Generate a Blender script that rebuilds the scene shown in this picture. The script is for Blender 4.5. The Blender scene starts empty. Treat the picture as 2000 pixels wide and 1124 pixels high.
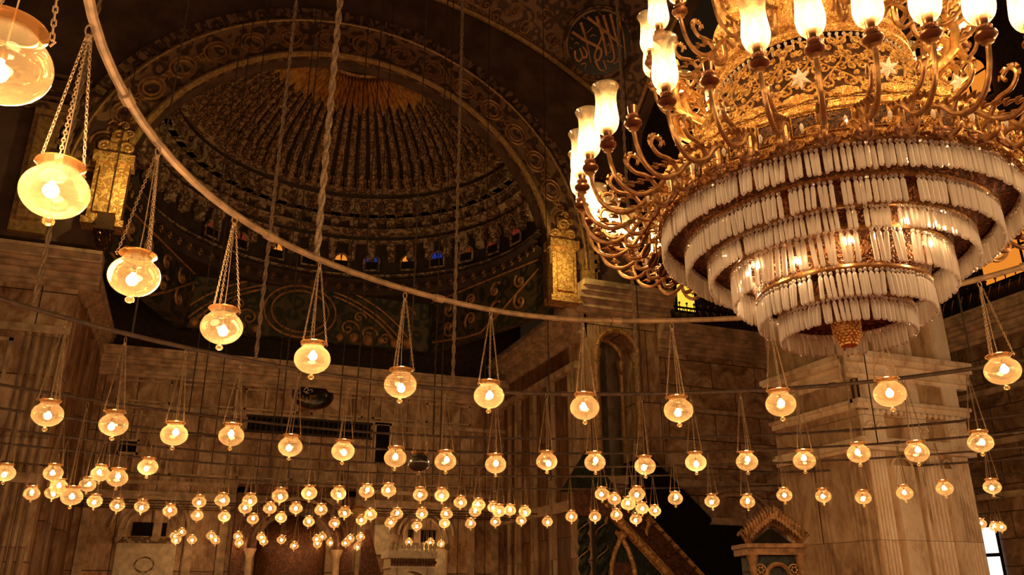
import bpy, math, random
from mathutils import Vector, Matrix
random.seed(7)
PI = math.pi
sc = bpy.context.scene
COL = sc.collection
R_ = math.radians

# ------------------------------------------------------------------ camera
F = 1600.0
TH = math.atan(600 / 1600.0)          # pitch up
AZ = R_(21.0)                         # heading, clockwise from +Y
EYE = Vector((0, 0, 1.6))
FWD = Vector((math.sin(AZ) * math.cos(TH), math.cos(AZ) * math.cos(TH), math.sin(TH)))
RGT = Vector((math.cos(AZ), -math.sin(AZ), 0))
UPV = RGT.cross(FWD)
cd = bpy.data.cameras.new('camera'); cam = bpy.data.objects.new('camera', cd); COL.objects.link(cam)
cd.sensor_width = 36; cd.lens = 36 * F / 2000; cd.clip_start = .05; cd.clip_end = 300
cam.matrix_world = Matrix((RGT, UPV, -FWD)).transposed().to_4x4(); cam.location = EYE
sc.camera = cam

def ray(px, py): return RGT * ((px - 1000) / F) + UPV * ((562 - py) / F) + FWD
def atz(px, py, z): d = ray(px, py); return EYE + d * ((z - EYE.z) / d.z)
def aty(px, py, y): d = ray(px, py); return EYE + d * (y / d.y)
def atx(px, py, x): d = ray(px, py); return EYE + d * (x / d.x)
def atcyl(px, py, cx, cy, R):
    d = ray(px, py); a = d.x**2 + d.y**2; b = -2 * (d.x * cx + d.y * cy); c = cx * cx + cy * cy - R * R
    q = b * b - 4 * a * c
    t = (-b + math.sqrt(max(q, 0))) / (2 * a)
    return EYE + d * t

# ------------------------------------------------------------------ mesh builder
class MB:
    def __init__(s): s.v = []; s.f = []
    def add(s, vs, fs):
        o = len(s.v); s.v.extend([tuple(p) for p in vs]); s.f.extend([tuple(i + o for i in f) for f in fs])
        return s
    def box(s, a, b):
        (x0, y0, z0), (x1, y1, z1) = a, b
        x0, x1 = min(x0, x1), max(x0, x1); y0, y1 = min(y0, y1), max(y0, y1); z0, z1 = min(z0, z1), max(z0, z1)
        return s.add([(x0,y0,z0),(x1,y0,z0),(x1,y1,z0),(x0,y1,z0),(x0,y0,z1),(x1,y0,z1),(x1,y1,z1),(x0,y1,z1)],
              [(0,3,2,1),(4,5,6,7),(0,1,5,4),(1,2,6,5),(2,3,7,6),(3,0,4,7)])
    def obox(s, c, ax, ay, az):          # oriented box: centre + half axes
        c = Vector(c); ax = Vector(ax); ay = Vector(ay); az = Vector(az)
        vs = [c + ax*i + ay*j + az*k for k in (-1,1) for j, i in ((-1,-1),(-1,1),(1,1),(1,-1))]
        return s.add(vs, [(0,3,2,1),(4,5,6,7),(0,1,5,4),(1,2,6,5),(2,3,7,6),(3,0,4,7)])
    def tube(s, pts, r, n=8, closed=False, cap=True, flat=None):
        pts = [Vector(p) for p in pts]; m = len(pts)
        rs = r if isinstance(r, (list, tuple)) else [r] * m
        vs = []; prev = None
        for i, p in enumerate(pts):
            if closed: t = pts[(i+1) % m] - pts[i-1]
            else: t = pts[min(i+1, m-1)] - pts[max(i-1, 0)]
            if t.length < 1e-9: t = Vector((0,0,1))
            t.normalize()
            if prev is None:
                h = Vector((0,0,1)) if abs(t.z) < .9 else Vector((1,0,0))
                u = t.cross(h).normalized()
            else:
                u = prev - t * prev.dot(t)
                u = u.normalized() if u.length > 1e-6 else t.orthogonal().normalized()
            prev = u; w = t.cross(u)
            for k in range(n):
                a = 2*PI*k/n
                vs.append(p + (u*math.cos(a) + w*math.sin(a)) * rs[i])
        fs = []
        for i in range(m if closed else m-1):
            j = (i+1) % m
            for k in range(n):
                l = (k+1) % n
                fs.append((i*n+k, i*n+l, j*n+l, j*n+k))
        if cap and not closed:
            fs.append(tuple(range(n-1, -1, -1))); fs.append(tuple((m-1)*n+k for k in range(n)))
        return s.add(vs, fs)
    def lathe(s, prof, n=24, c=(0,0,0), a0=0, a1=2*PI):
        full = abs(a1 - a0 - 2*PI) < 1e-6; m = len(prof)
        cnt = n if full else n+1; vs = []
        for i in range(cnt):
            a = a0 + (a1-a0)*i/n
            for (r, z) in prof: vs.append((c[0]+r*math.cos(a), c[1]+r*math.sin(a), c[2]+z))
        fs = []
        for i in range(n):
            j = (i+1) % cnt
            for k in range(m-1):
                fs.append((i*m+k, j*m+k, j*m+k+1, i*m+k+1))
        return s.add(vs, fs)
    def ball(s, c, r, n=12, m=8, sz=1.0):
        prof = [(max(r*math.sin(PI*i/m), 1e-5), -r*sz*math.cos(PI*i/m)) for i in range(m+1)]
        return s.lathe(prof, n, c)
    def prism(s, poly, d):               # 3D polygon extruded by vector d
        poly = [Vector(p) for p in poly]; d = Vector(d); n = len(poly)
        vs = poly + [p + d for p in poly]
        fs = [tuple(range(n)), tuple(range(2*n-1, n-1, -1))] + [(i, (i+1)%n, (i+1)%n+n, i+n) for i in range(n)]
        return s.add(vs, fs)
    def sweep(s, A, B, C_, n=1): pass
    def merge(s, o, M):
        return s.add([M @ Vector(p) for p in o.v], o.f)
    def data(s, name, mat, smooth=True):
        me = bpy.data.meshes.new(name); me.from_pydata(s.v, [], s.f)
        if mat: me.materials.append(mat)
        import bmesh
        bm = bmesh.new(); bm.from_mesh(me); bmesh.ops.recalc_face_normals(bm, faces=bm.faces); bm.to_mesh(me); bm.free()
        if smooth:
            for p in me.polygons: p.use_smooth = True
            try: me.set_sharp_from_angle(angle=R_(40))
            except Exception: pass
        return me
    def build(s, name, mat, parent=None, smooth=True, loc=None):
        o = bpy.data.objects.new(name, s.data(name, mat, smooth)); COL.objects.link(o)
        if parent: o.parent = parent
        if loc is not None: o.location = loc
        return o

def link(name, me, parent=None, loc=(0,0,0), rz=0):
    o = bpy.data.objects.new(name, me); COL.objects.link(o); o.parent = parent; o.location = loc; o.rotation_euler = (0,0,rz); return o
def empty(name, loc=(0,0,0), rz=0):
    o = bpy.data.objects.new(name, None); COL.objects.link(o); o.location = loc; o.rotation_euler = (0,0,rz); o.empty_display_size = .1; return o
def tag(o, label=None, cat=None, group=None, kind=None):
    if label: o['label'] = label
    if cat: o['category'] = cat
    if group: o['group'] = group
    if kind: o['kind'] = kind
    return o
def copy_tree(o, parent=None):
    c = o.copy(); COL.objects.link(c); c.parent = parent
    for ch in list(o.children): copy_tree(ch, c)
    return c

# ------------------------------------------------------------------ materials
def newmat(name):
    m = bpy.data.materials.new(name); m.use_nodes = True; nt = m.node_tree; nt.nodes.clear()
    out = nt.nodes.new('ShaderNodeOutputMaterial'); return m, nt, out
def N(nt, t, **kw):
    n = nt.nodes.new(t)
    for k, v in kw.items():
        if hasattr(n, k): setattr(n, k, v)
        else: n.inputs[k.replace('_', ' ')].default_value = v
    return n
def ramp(nt, stops):
    r = nt.nodes.new('ShaderNodeValToRGB'); e = r.color_ramp.elements
    while len(e) < len(stops): e.new(.5)
    for i, (p, c) in enumerate(stops): e[i].position = p; e[i].color = (*c, 1)
    return r
def simple(name, col, rough=.6, metal=0, var=.25, scale=6, bump=0, spec=.4):
    m, nt, out = newmat(name); L = nt.links
    b = N(nt, 'ShaderNodeBsdfPrincipled'); b.inputs['Roughness'].default_value = rough; b.inputs['Metallic'].default_value = metal
    b.inputs['Specular IOR Level'].default_value = spec
    tc = N(nt, 'ShaderNodeTexCoord'); no = N(nt, 'ShaderNodeTexNoise'); no.inputs['Scale'].default_value = scale; no.inputs['Detail'].default_value = 5
    L.new(tc.outputs['Object'], no.inputs['Vector'])
    lo = tuple(c*(1-var) for c in col); hi = tuple(min(1, c*(1+var)) for c in col)
    rp = ramp(nt, [(.35, lo), (.65, hi)]); L.new(no.outputs['Fac'], rp.inputs['Fac']); L.new(rp.outputs['Color'], b.inputs['Base Color'])
    if bump:
        bp = N(nt, 'ShaderNodeBump'); bp.inputs['Strength'].default_value = bump; bp.inputs['Distance'].default_value = .02
        L.new(no.outputs['Fac'], bp.inputs['Height']); L.new(bp.outputs['Normal'], b.inputs['Normal'])
    L.new(b.outputs['BSDF'], out.inputs['Surface']); return m
def emit(name, col, st):
    m, nt, out = newmat(name); e = N(nt, 'ShaderNodeEmission'); e.inputs['Color'].default_value = (*col, 1); e.inputs['Strength'].default_value = st
    nt.links.new(e.outputs['Emission'], out.inputs['Surface']); return m
def alabaster(name, axis, bw=1.5, bh=.8, dark=(.17,.085,.045), mid=(.46,.29,.17), light=(.74,.57,.40), joint=.016, grain=(1,1,1)):
    """marbled alabaster slabs; axis = the horizontal direction of the wall"""
    m, nt, out = newmat(name); L = nt.links
    b = N(nt, 'ShaderNodeBsdfPrincipled'); b.inputs['Roughness'].default_value = .45; b.inputs['Specular IOR Level'].default_value = .35
    tc = N(nt, 'ShaderNodeTexCoord'); sp = N(nt, 'ShaderNodeSeparateXYZ'); L.new(tc.outputs['Object'], sp.inputs[0])
    cb = N(nt, 'ShaderNodeCombineXYZ'); L.new(sp.outputs[axis], cb.inputs[0]); L.new(sp.outputs['Z'], cb.inputs[1])
    br = N(nt, 'ShaderNodeTexBrick'); L.new(cb.outputs[0], br.inputs['Vector'])
    br.inputs['Scale'].default_value = 1; br.inputs['Brick Width'].default_value = bw; br.inputs['Row Height'].default_value = bh
    br.inputs['Mortar Size'].default_value = joint; br.inputs['Color1'].default_value = (0,0,0,1); br.inputs['Color2'].default_value = (1,1,1,1)
    br.inputs['Mortar'].default_value = (.5,.5,.5,1); br.offset = .5
    mp = N(nt, 'ShaderNodeMapping'); mp.inputs['Scale'].default_value = grain; L.new(tc.outputs['Object'], mp.inputs['Vector'])
    ad = N(nt, 'ShaderNodeVectorMath', operation='MULTIPLY_ADD'); L.new(br.outputs['Color'], ad.inputs[0]); ad.inputs[1].default_value = (7,7,7); L.new(mp.outputs[0], ad.inputs[2])
    n1 = N(nt, 'ShaderNodeTexNoise'); n1.inputs['Scale'].default_value = .9; n1.inputs['Detail'].default_value = 8; n1.inputs['Roughness'].default_value = .62; n1.inputs['Distortion'].default_value = 1.6
    L.new(ad.outputs[0], n1.inputs['Vector'])
    n2 = N(nt, 'ShaderNodeTexNoise'); n2.inputs['Scale'].default_value = 6; n2.inputs['Detail'].default_value = 6; n2.inputs['Distortion'].default_value = .8
    L.new(ad.outputs[0], n2.inputs['Vector'])
    mx = N(nt, 'ShaderNodeMath', operation='MULTIPLY_ADD'); L.new(n2.outputs['Fac'], mx.inputs[0]); mx.inputs[1].default_value = .35; L.new(n1.outputs['Fac'], mx.inputs[2])
    sb = N(nt, 'ShaderNodeMath', operation='SUBTRACT'); L.new(mx.outputs[0], sb.inputs[0]); sb.inputs[1].default_value = .17
    rp = ramp(nt, [(.30, dark), (.50, mid), (.68, light)]); L.new(sb.outputs[0], rp.inputs['Fac'])
    m2 = N(nt, 'ShaderNodeMixRGB'); L.new(br.outputs['Fac'], m2.inputs['Fac']); L.new(rp.outputs['Color'], m2.inputs['Color1']); m2.inputs['Color2'].default_value = (.05,.03,.015,1)
    L.new(m2.outputs['Color'], b.inputs['Base Color'])
    bp = N(nt, 'ShaderNodeBump'); bp.inputs['Strength'].default_value = .35; bp.inputs['Distance'].default_value = .03
    iv = N(nt, 'ShaderNodeMath', operation='SUBTRACT'); iv.inputs[0].default_value = 1; L.new(br.outputs['Fac'], iv.inputs[1])
    L.new(iv.outputs[0], bp.inputs['Height']); L.new(bp.outputs['Normal'], b.inputs['Normal'])
    L.new(b.outputs['BSDF'], out.inputs['Surface']); return m
def glassy(name, tint, trans, transl, gloss, tl_col, rough=.05, dif=.3):
    """thin glass: part clear, part frosted (translucent), part glossy"""
    m, nt, out = newmat(name); L = nt.links
    t = N(nt, 'ShaderNodeBsdfTransparent'); t.inputs['Color'].default_value = (*tint, 1)
    d = N(nt, 'ShaderNodeBsdfTranslucent'); d.inputs['Color'].default_value = (*tl_col, 1)
    df = N(nt, 'ShaderNodeBsdfDiffuse'); df.inputs['Color'].default_value = (*tl_col, 1)
    g = N(nt, 'ShaderNodeBsdfGlossy'); g.inputs['Roughness'].default_value = rough; g.inputs['Color'].default_value = (1,.95,.85,1)
    fr = N(nt, 'ShaderNodeLayerWeight'); fr.inputs['Blend'].default_value = .35
    md = N(nt, 'ShaderNodeMixShader'); md.inputs[0].default_value = dif; L.new(d.outputs[0], md.inputs[1]); L.new(df.outputs[0], md.inputs[2])
    m1 = N(nt, 'ShaderNodeMixShader')
    k = N(nt, 'ShaderNodeMath', operation='MULTIPLY_ADD'); L.new(fr.outputs['Facing'], k.inputs[0]); k.inputs[1].default_value = transl*1.2; k.inputs[2].default_value = transl*.6
    L.new(k.outputs[0], m1.inputs[0]); L.new(t.outputs[0], m1.inputs[1]); L.new(md.outputs[0], m1.inputs[2])
    m2 = N(nt, 'ShaderNodeMixShader')
    k2 = N(nt, 'ShaderNodeMath', operation='MULTIPLY'); L.new(fr.outputs['Fresnel'], k2.inputs[0]); k2.inputs[1].default_value = gloss
    L.new(k2.outputs[0], m2.inputs[0]); L.new(m1.outputs[0], m2.inputs[1]); L.new(g.outputs[0], m2.inputs[2])
    L.new(m2.outputs[0], out.inputs['Surface']); return m
def ornament(name, ground, relief, scale=9, rough=.5, metal=.3):
    """carved and gilt relief: voronoi scrolls over a dark ground"""
    m, nt, out = newmat(name); L = nt.links
    b = N(nt, 'ShaderNodeBsdfPrincipled'); b.inputs['Roughness'].default_value = rough; b.inputs['Metallic'].default_value = metal
    tc = N(nt, 'ShaderNodeTexCoord'); v = N(nt, 'ShaderNodeTexVoronoi'); v.feature = 'SMOOTH_F1'; v.inputs['Scale'].default_value = scale
    n = N(nt, 'ShaderNodeTexNoise'); n.inputs['Scale'].default_value = scale*.5; n.inputs['Detail'].default_value = 3
    oi = N(nt, 'ShaderNodeObjectInfo'); av = N(nt, 'ShaderNodeVectorMath', operation='MULTIPLY_ADD'); av.inputs[1].default_value = (9,7,5)
    L.new(oi.outputs['Random'], av.inputs[0]); L.new(tc.outputs['Object'], av.inputs[2]); L.new(av.outputs[0], n.inputs['Vector'])
    mx = N(nt, 'ShaderNodeMixRGB'); mx.inputs['Fac'].default_value = .25; L.new(av.outputs[0], mx.inputs['Color1']); L.new(n.outputs['Color'], mx.inputs['Color2'])
    L.new(mx.outputs['Color'], v.inputs['Vector'])
    w = N(nt, 'ShaderNodeMath', operation='MULTIPLY'); L.new(v.outputs['Distance'], w.inputs[0]); w.inputs[1].default_value = 14
    si = N(nt, 'ShaderNodeMath', operation='SINE'); L.new(w.outputs[0], si.inputs[0])
    rp = ramp(nt, [(.35, ground), (.75, relief)])
    h = N(nt, 'ShaderNodeMath', operation='MULTIPLY_ADD'); L.new(si.outputs[0], h.inputs[0]); h.inputs[1].default_value = .5; h.inputs[2].default_value = .5
    L.new(h.outputs[0], rp.inputs['Fac']); L.new(rp.outputs['Color'], b.inputs['Base Color'])
    bp = N(nt, 'ShaderNodeBump'); bp.inputs['Strength'].default_value = .6; bp.inputs['Distance'].default_value = .02; L.new(h.outputs[0], bp.inputs['Height']); L.new(bp.outputs['Normal'], b.inputs['Normal'])
    L.new(b.outputs['BSDF'], out.inputs['Surface']); return m

WARM = (1, .57, .25)
M = {}
M['wallX'] = alabaster('alabaster_x', 'X', 1.9, .95)
M['wallY'] = alabaster('alabaster_y', 'Y')
M['backX'] = alabaster('alabaster_back', 'X', 1.12, 2.35, grain=(1.2,1.2,.7))
M['backX'].node_tree.nodes['Brick Texture'].offset = 0
M['slabX'] = alabaster('alabaster_tall_x', 'X', .9, 2.6, grain=(1.6,1.6,.5))
M['slabY'] = alabaster('alabaster_tall_y', 'Y', .9, 2.6, grain=(1.6,1.6,.5))
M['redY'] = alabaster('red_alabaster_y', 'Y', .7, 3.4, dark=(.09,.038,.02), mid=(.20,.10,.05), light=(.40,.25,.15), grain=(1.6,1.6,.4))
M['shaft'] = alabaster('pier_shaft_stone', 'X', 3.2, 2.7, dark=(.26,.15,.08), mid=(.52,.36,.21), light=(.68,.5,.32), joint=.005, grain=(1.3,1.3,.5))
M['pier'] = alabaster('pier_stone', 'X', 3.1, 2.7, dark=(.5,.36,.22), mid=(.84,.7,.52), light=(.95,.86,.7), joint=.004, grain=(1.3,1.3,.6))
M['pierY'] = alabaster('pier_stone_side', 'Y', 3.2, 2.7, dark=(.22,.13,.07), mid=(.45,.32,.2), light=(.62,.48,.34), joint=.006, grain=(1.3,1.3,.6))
M['trim'] = simple('stone_trim', (.58,.43,.29), .5, var=.35, scale=3, bump=.2)
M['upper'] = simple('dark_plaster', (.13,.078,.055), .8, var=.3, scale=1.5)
M['gallery'] = simple('gallery_shade', (.05,.032,.022), .9)  # shade inside the recesses is put into this near-black colour
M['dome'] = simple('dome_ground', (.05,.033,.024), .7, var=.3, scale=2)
M['rib'] = ornament('rib_relief', (.13,.07,.035), (.50,.31,.155), 12, .45, .15)
M['domestone'] = ornament('dome_carving', (.16,.095,.05), (.5,.37,.24), 6, .6, .0)
M['arch'] = ornament('archivolt', (.10,.055,.034), (.30,.18,.10), 3.5, .6, .1)
M['archgold'] = simple('arch_gilding', (.5,.31,.13), .42, .35, var=.3, scale=8)
M['frieze'] = ornament('frieze_green', (.03,.034,.022), (.10,.075,.04), 3.2, .6, .1)
M['relief'] = simple('frieze_relief', (.42,.22,.09), .5, .25, var=.35, scale=5)
M['gold'] = ornament('gilded_bronze', (.45,.22,.055), (.86,.55,.19), 34, .36, .5)
M['goldp'] = simple('polished_gold', (.75,.45,.15), .3, .6, var=.25, scale=25, bump=.15)
M['brass'] = simple('dark_brass', (.30,.165,.065), .3, .65, var=.35, scale=24, bump=.2)
M['bronze'] = simple('brown_bronze', (.16,.07,.035), .32, .8, var=.3, scale=18)
M['copper'] = ornament('copper_plate', (.10,.04,.018), (.30,.13,.05), 24, .4, .6)
M['lining'] = simple('dark_lining', (.10,.045,.02), .6, .2)
M['panel'] = ornament('panel_dark', (.018,.008,.004), (.17,.075,.028), 42, .5, .1)
M['iron'] = simple('ring_iron', (.23,.155,.09), .55, .2, var=.3, scale=9)
M['iron_shaded'] = simple('ring_iron_shaded', (.10,.07,.05), .6, .2, var=.3, scale=9)  # inner ring's iron darkened in colour, as less light reaches these bars
M['chain'] = simple('chain_metal', (.30,.21,.125), .45, .5, var=.2, scale=20)
M['rope'] = simple('hemp_rope', (.20,.14,.085), .8, 0, var=.35, scale=30, bump=.3)
M['cable'] = simple('dark_cable', (.045,.03,.02), .7)
M['globe'] = glassy('globe_glass', (1,.92,.76), 1, .12, .6, (1,.78,.46))
M['globe_frost'] = glassy('frosted_globe', (1,.92,.72), 1, .175, .5, (1,.82,.50))
M['rimglass'] = glassy('rim_glass', (.85,.6,.36), 1, .34, .9, (.75,.45,.2))
M['chimney'] = glassy('chimney_glass', (1,.95,.82), 1, .30, .4, (1,.86,.6), .15)
M['crystal'] = glassy('lead_crystal', (.98,.95,.88), 1, .72, 1.0, (.97,.95,.92), .06, .6)
M['unlit'] = simple('unlit_dark_glass', (.03,.028,.022), .06, 0, var=.2, spec=.8)
M['bulb'] = emit('lit_bulb', WARM, 130)
M['cbulb'] = emit('candle_bulb', (1,.60,.27), 210)
M['sun'] = simple('sunburst_gilding', (.95,.46,.14), .4, .25, var=.45, scale=5)
M['white'] = simple('marble_white', (.72,.63,.48), .5, var=.2, scale=5)
M['redwood'] = ornament('red_wood', (.08,.026,.012), (.16,.062,.025), 13, .5, 0)
M['oldgilt'] = simple('old_gilding', (.25,.135,.055), .5, .2, var=.45, scale=9, bump=.2)
M['green'] = ornament('green_wood', (.008,.016,.010), (.018,.032,.018), 9, .6, 0)
M['dark'] = simple('black_wood', (.014,.011,.008), .9, spec=.08)
M['gildwood'] = ornament('gilt_wood', (.42,.22,.07), (.72,.45,.17), 9, .45, .25)
M['black'] = simple('black_lacquer', (.02,.016,.012), .22, var=.2, spec=.6)
M['script'] = simple('script_copper', (.72,.36,.15), .5, .2)
M['scriptw'] = simple('script_white', (.9,.85,.75), .4)
M['scripto'] = simple('script_orange', (.85,.36,.06), .4, .3)
M['orange'] = emit('orange_stained_glass', (1,.30,.03), .85)
M['yellow'] = emit('yellow_stained_glass', (1,.62,.05), 1.2)
M['blue'] = emit('blue_stained_glass', (.03,.07,.55), .35)
M['red'] = emit('red_stained_glass', (.8,.10,.03), .16)
M['darkglass'] = simple('dark_pane', (.02,.015,.012), .15)
M['day'] = emit('daylight_pane', (1,.97,.9), 1.1)
M['carpet'] = simple('red_carpet', (.28,.05,.03), .95, var=.3, scale=2)

STRUCT = dict(kind='structure')
def struct(name, mb, mat, label, cat='wall', parent=None, smooth=True):
    o = mb.build(name, mat, parent, smooth)
    if parent is None: tag(o, label, cat, None, 'structure')
    return o

# cornice run along X (normal -Y) or along Y (normal sx): stacked slabs
def cornice(mb, p0, p1, nrm, z0, steps):
    """steps: (dz0, dz1, depth)"""
    p0 = Vector((*p0, 0)); p1 = Vector((*p1, 0)); n = Vector((*nrm, 0)); t = (p1-p0); L = t.length; t.normalize()
    for a, b, d in steps:
        c = (p0+p1)/2 + n*(d/2 - .05); c.z = z0 + (a+b)/2
        mb.obox(c, t*(L/2 + d*.0), n*(d/2+.05), Vector((0,0,(b-a)/2)))
COR = [(0,.12,.10),(.12,.22,.22),(.22,.42,.14),(.42,.55,.32),(.55,.66,.45),(.66,.88,.60),(.88,.98,.68)]

# ------------------------------------------------------------------ the room
YQ = 24.3; AX0, AX1 = -3.6, 12.0; YB = 32.2; XR = 23.6
CX, CYD, CZD, RD = 3.75, 24.6, 13.4, 6.95          # semidome
AZC, AA, AB = 12.3, 6.95, 6.6                       # arch opening: centre height, half width, rise
flo = struct('floor', MB().box((-30,-22,-.3),(30,40,0)), M['carpet'], 'red carpeted floor of the prayer hall', 'floor')

# left stretch of the front wall beside the apse
w = MB().box((-26,YQ,0),(AX0,YQ+1.2,9.7)); wl = struct('wall_left', w, M['backX'], 'marbled alabaster wall left of the apse under a pale cornice')
m = MB(); cornice(m, (-26,YQ), (AX0+.5,YQ), (0,-1), 9.55, COR); cornice(m, (AX0,YQ+.2), (AX0,YB), (1,0), 9.55, [(a,b,d*.5) for a,b,d in COR]); m.build('cornice', M['trim'], wl, False)
m = MB()
for x0, x1 in ((-12,-9.6),(-9.2,-6.9),(-6.5,-4.9)):
    for z0, z1 in ((4.6,8.0),(.5,4.2)):
        t = .09
        m.box((x0,YQ-.07,z0),(x1,YQ+.02,z0+t)); m.box((x0,YQ-.07,z1-t),(x1,YQ+.02,z1)); m.box((x0,YQ-.07,z0),(x0+t,YQ+.02,z1)); m.box((x1-t,YQ-.07,z0),(x1,YQ+.02,z1))
m.box((-26,YQ-.12,8.2),(AX0,YQ+.02,8.42)); m.box((-26,YQ-.16,4.25),(AX0,YQ+.02,4.5))
m.build('panel_moulding', M['trim'], wl, False)
m = MB()
for i in range(5): m.tube([(AX0-.12-.21*i,YQ-.02,.3),(AX0-.12-.21*i,YQ-.02,8.2)], .085, 8)
m.build('fluted_pilaster', M['pierY'], wl)
# side faces of the apse
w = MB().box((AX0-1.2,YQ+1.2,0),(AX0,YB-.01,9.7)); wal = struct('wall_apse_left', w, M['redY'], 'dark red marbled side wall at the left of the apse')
m = MB()
for y in (25.2,25.7,26.2,28.6,29.1,29.6): m.tube([(AX0+.02,y,.3),(AX0+.02,y,9.3)], .17, 10)
m.build('engaged_column', M['redY'], wal)
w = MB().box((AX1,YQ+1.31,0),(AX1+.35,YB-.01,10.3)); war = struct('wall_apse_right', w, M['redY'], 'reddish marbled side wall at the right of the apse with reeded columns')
m = MB(); cornice(m, (AX1,YQ), (AX1,YB+.4), (-1,0), 9.9, COR+[(.98,1.25,.5)])
m.box((AX1-.16,YQ+.4,4.2),(AX1+.02,YB,4.55)); m.box((AX1-.22,YQ+.4,8.9),(AX1+.02,YB,9.15)); m.build('cornice', M['trim'], war, False)
m = MB()
for y in (24.9,25.2,25.5,27.0,27.3,28.7,29.0,30.3,30.6,31.4): m.tube([(AX1-.02,y,.3),(AX1-.02,y,8.9)], .12, 10)
m.build('reeded_column', M['pierY'], war)
# back wall of the apse
w = MB().box((AX0-1,YB,0),(AX1+1,YB+1,9.2)); wb = struct('wall_apse_back', w, M['backX'], 'alabaster back wall of the apse with panels and cornice')
m = MB(); cornice(m, (AX0,YB), (AX1,YB), (0,-1), 9.05, COR)
m.box((AX0,YB-.14,4.7),(AX1,YB+.02,5.0)); m.box((AX0,YB-.10,5.25),(AX1,YB+.02,5.38)); m.box((AX0,YB-.1,7.9),(AX1,YB+.02,8.05)); m.build('cornice', M['trim'], wb, False)
m = MB()
xs = [-3.2,-2.0,-.9,.2,1.3,6.2,7.3,8.4,9.5,10.6,11.6]
for x in xs:
    m.box((x-.05,YB-.06,5.5),(x+.05,YB+.02,7.85)); m.box((x-.14,YB-.1,.3),(x+.14,YB+.02,4.6))
for x0, x1 in ((-2.9,-1.1),(-.8,1.2),(1.5,3.5),(4.0,6.0),(6.4,8.3),(8.6,10.5)):
    for z0, z1 in ((5.6,7.7),(8.15,8.95)):
        t = .06
        m.box((x0,YB-.05,z0),(x1,YB+.02,z0+t)); m.box((x0,YB-.05,z1-t),(x1,YB+.02,z1)); m.box((x0,YB-.05,z0),(x0+t,YB+.02,z1)); m.box((x1-t,YB-.05,z0),(x1,YB+.02,z1))
m.build('panel_moulding', M['trim'], wb, False)
# mihrab niche: half round recess framed by columns and arches
mih = empty('wall_niche', (3.7,YB,0)); tag(mih, 'red-brown arched prayer niche in the middle of the apse wall', 'niche', None, 'structure')
m = MB(); prof = [(1.25,0.2),(1.25,3.1)] + [(1.25*math.cos(a), 3.1+1.25*math.sin(a)) for a in [R_(10*i) for i in range(1,9)]] + [(.02,4.35)]
m.lathe(prof, 20, (0,-.02,0), PI, 2*PI)
m.build('niche_bowl', M['redwood'], mih)
m = MB()
for r in (1.4,1.62,1.9): m.tube([(r*math.cos(R_(6*i)), -1.28 if r<1.5 else -.9, 3.1+r*math.sin(R_(6*i))) for i in range(31)], .09, 6)
m.build('arch_moulding', M['redwood'], mih)
for s in (-1,1):
    m = MB().lathe([(.2,.2),(.2,.4),(.13,.5),(.12,2.8),(.19,3.0),(.22,3.1)], 12, (s*1.5,-1.1,0)); m.build('niche_column', M['trim'], mih)
m = MB().box((-2.1,-.9,0),(-1.7,0,5.2)); m.box((1.7,-.9,0),(2.1,0,5.2)); m.box((-2.1,-.9,5.0),(2.1,0,5.3)); m.build('niche_surround', M['redwood'], mih, False)
# blind arches beside it, each with a pale lower panel
for i, (x, lab) in enumerate(((-1.15,'pale carved panel under a round arch, left of the prayer niche'),(8.6,'pale panel under a round arch, right of the prayer niche'))):
    e = empty('blind_arch', (x,YB,0)); tag(e, lab, 'wall panel', None, 'structure')
    m = MB().box((-.95,-.14,.2),(.95,-.02,3.25)); m.build('panel', M['white'], e, False)
    m = MB()
    for k in range(2):                                 # wavy carved ogee lines and roundel
        for dz in (0, .9): m.tube([(-.8+1.6*t/24, -.15, 1.1+dz+.22*math.cos(2*PI*t/12+k*.0)) for t in range(25)], .025, 5)
    m.tube([(.3*math.cos(a), -.15, 2.55+.24*math.sin(a)) for a in [R_(15*j) for j in range(24)]], .03, 5, True)
    m.box((-1.05,-.2,3.25),(1.05,0,3.45)); m.build('carving', M['domestone'], e)
    m = MB()
    for r in (.75,.95,1.25): m.tube([(r*math.cos(R_(9*j)), -.1, 3.75+r*.9*math.sin(R_(9*j))) for j in range(21)], .055, 6)
    m.build('arch_moulding', M['trim'], e)
    m = MB().box((-.55,-.06,3.5),(.55,-.01,3.95)); m.build('lunette', M['dark'], e, False)
# dark slab window and small windows
p0 = aty(485,815,YB); p1 = aty(722,856,YB)
e = struct('window_1', MB().box((p0.x,YB-.08,p1.z),(p1.x,YB+.05,p0.z)), M['dark'], 'long black grille opening across the apse back wall', 'window', smooth=False)
m = MB()
for i in range(24): x = p0.x + (p1.x-p0.x)*(i+.5)/24; m.box((x-.02,YB-.12,p1.z),(x+.02,YB-.07,p0.z))
m.box((p0.x-.08,YB-.13,p1.z-.08),(p1.x+.08,YB-.02,p1.z)); m.box((p0.x-.08,YB-.13,p0.z),(p1.x+.08,YB-.02,p0.z+.08)); m.build('grille', M['cable'], e, False)
for i, (a, b, c, d, lab) in enumerate(((235,862,265,885,'small square dark window high on the apse wall at its left end'),(735,830,757,905,'narrow dark upright recess beside the black grille opening'))):
    q0 = aty(a,b,YB); q1 = aty(c,d,YB)
    e = struct('window_%d' % (i+2), MB().box((q0.x,YB-.06,q1.z),(q1.x,YB+.05,q0.z)), M['dark'], lab, 'window', smooth=False)
    m = MB(); t = .07
    m.box((q0.x-t,YB-.1,q1.z-t),(q0.x,YB-.01,q0.z+t)); m.box((q1.x,YB-.1,q1.z-t),(q1.x+t,YB-.01,q0.z+t)); m.box((q0.x-t,YB-.1,q0.z),(q1.x+t,YB-.01,q0.z+t)); m.box((q0.x-t,YB-.1,q1.z-t),(q1.x+t,YB-.01,q1.z))
    m.build('window_frame', M['trim'], e, False)

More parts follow.
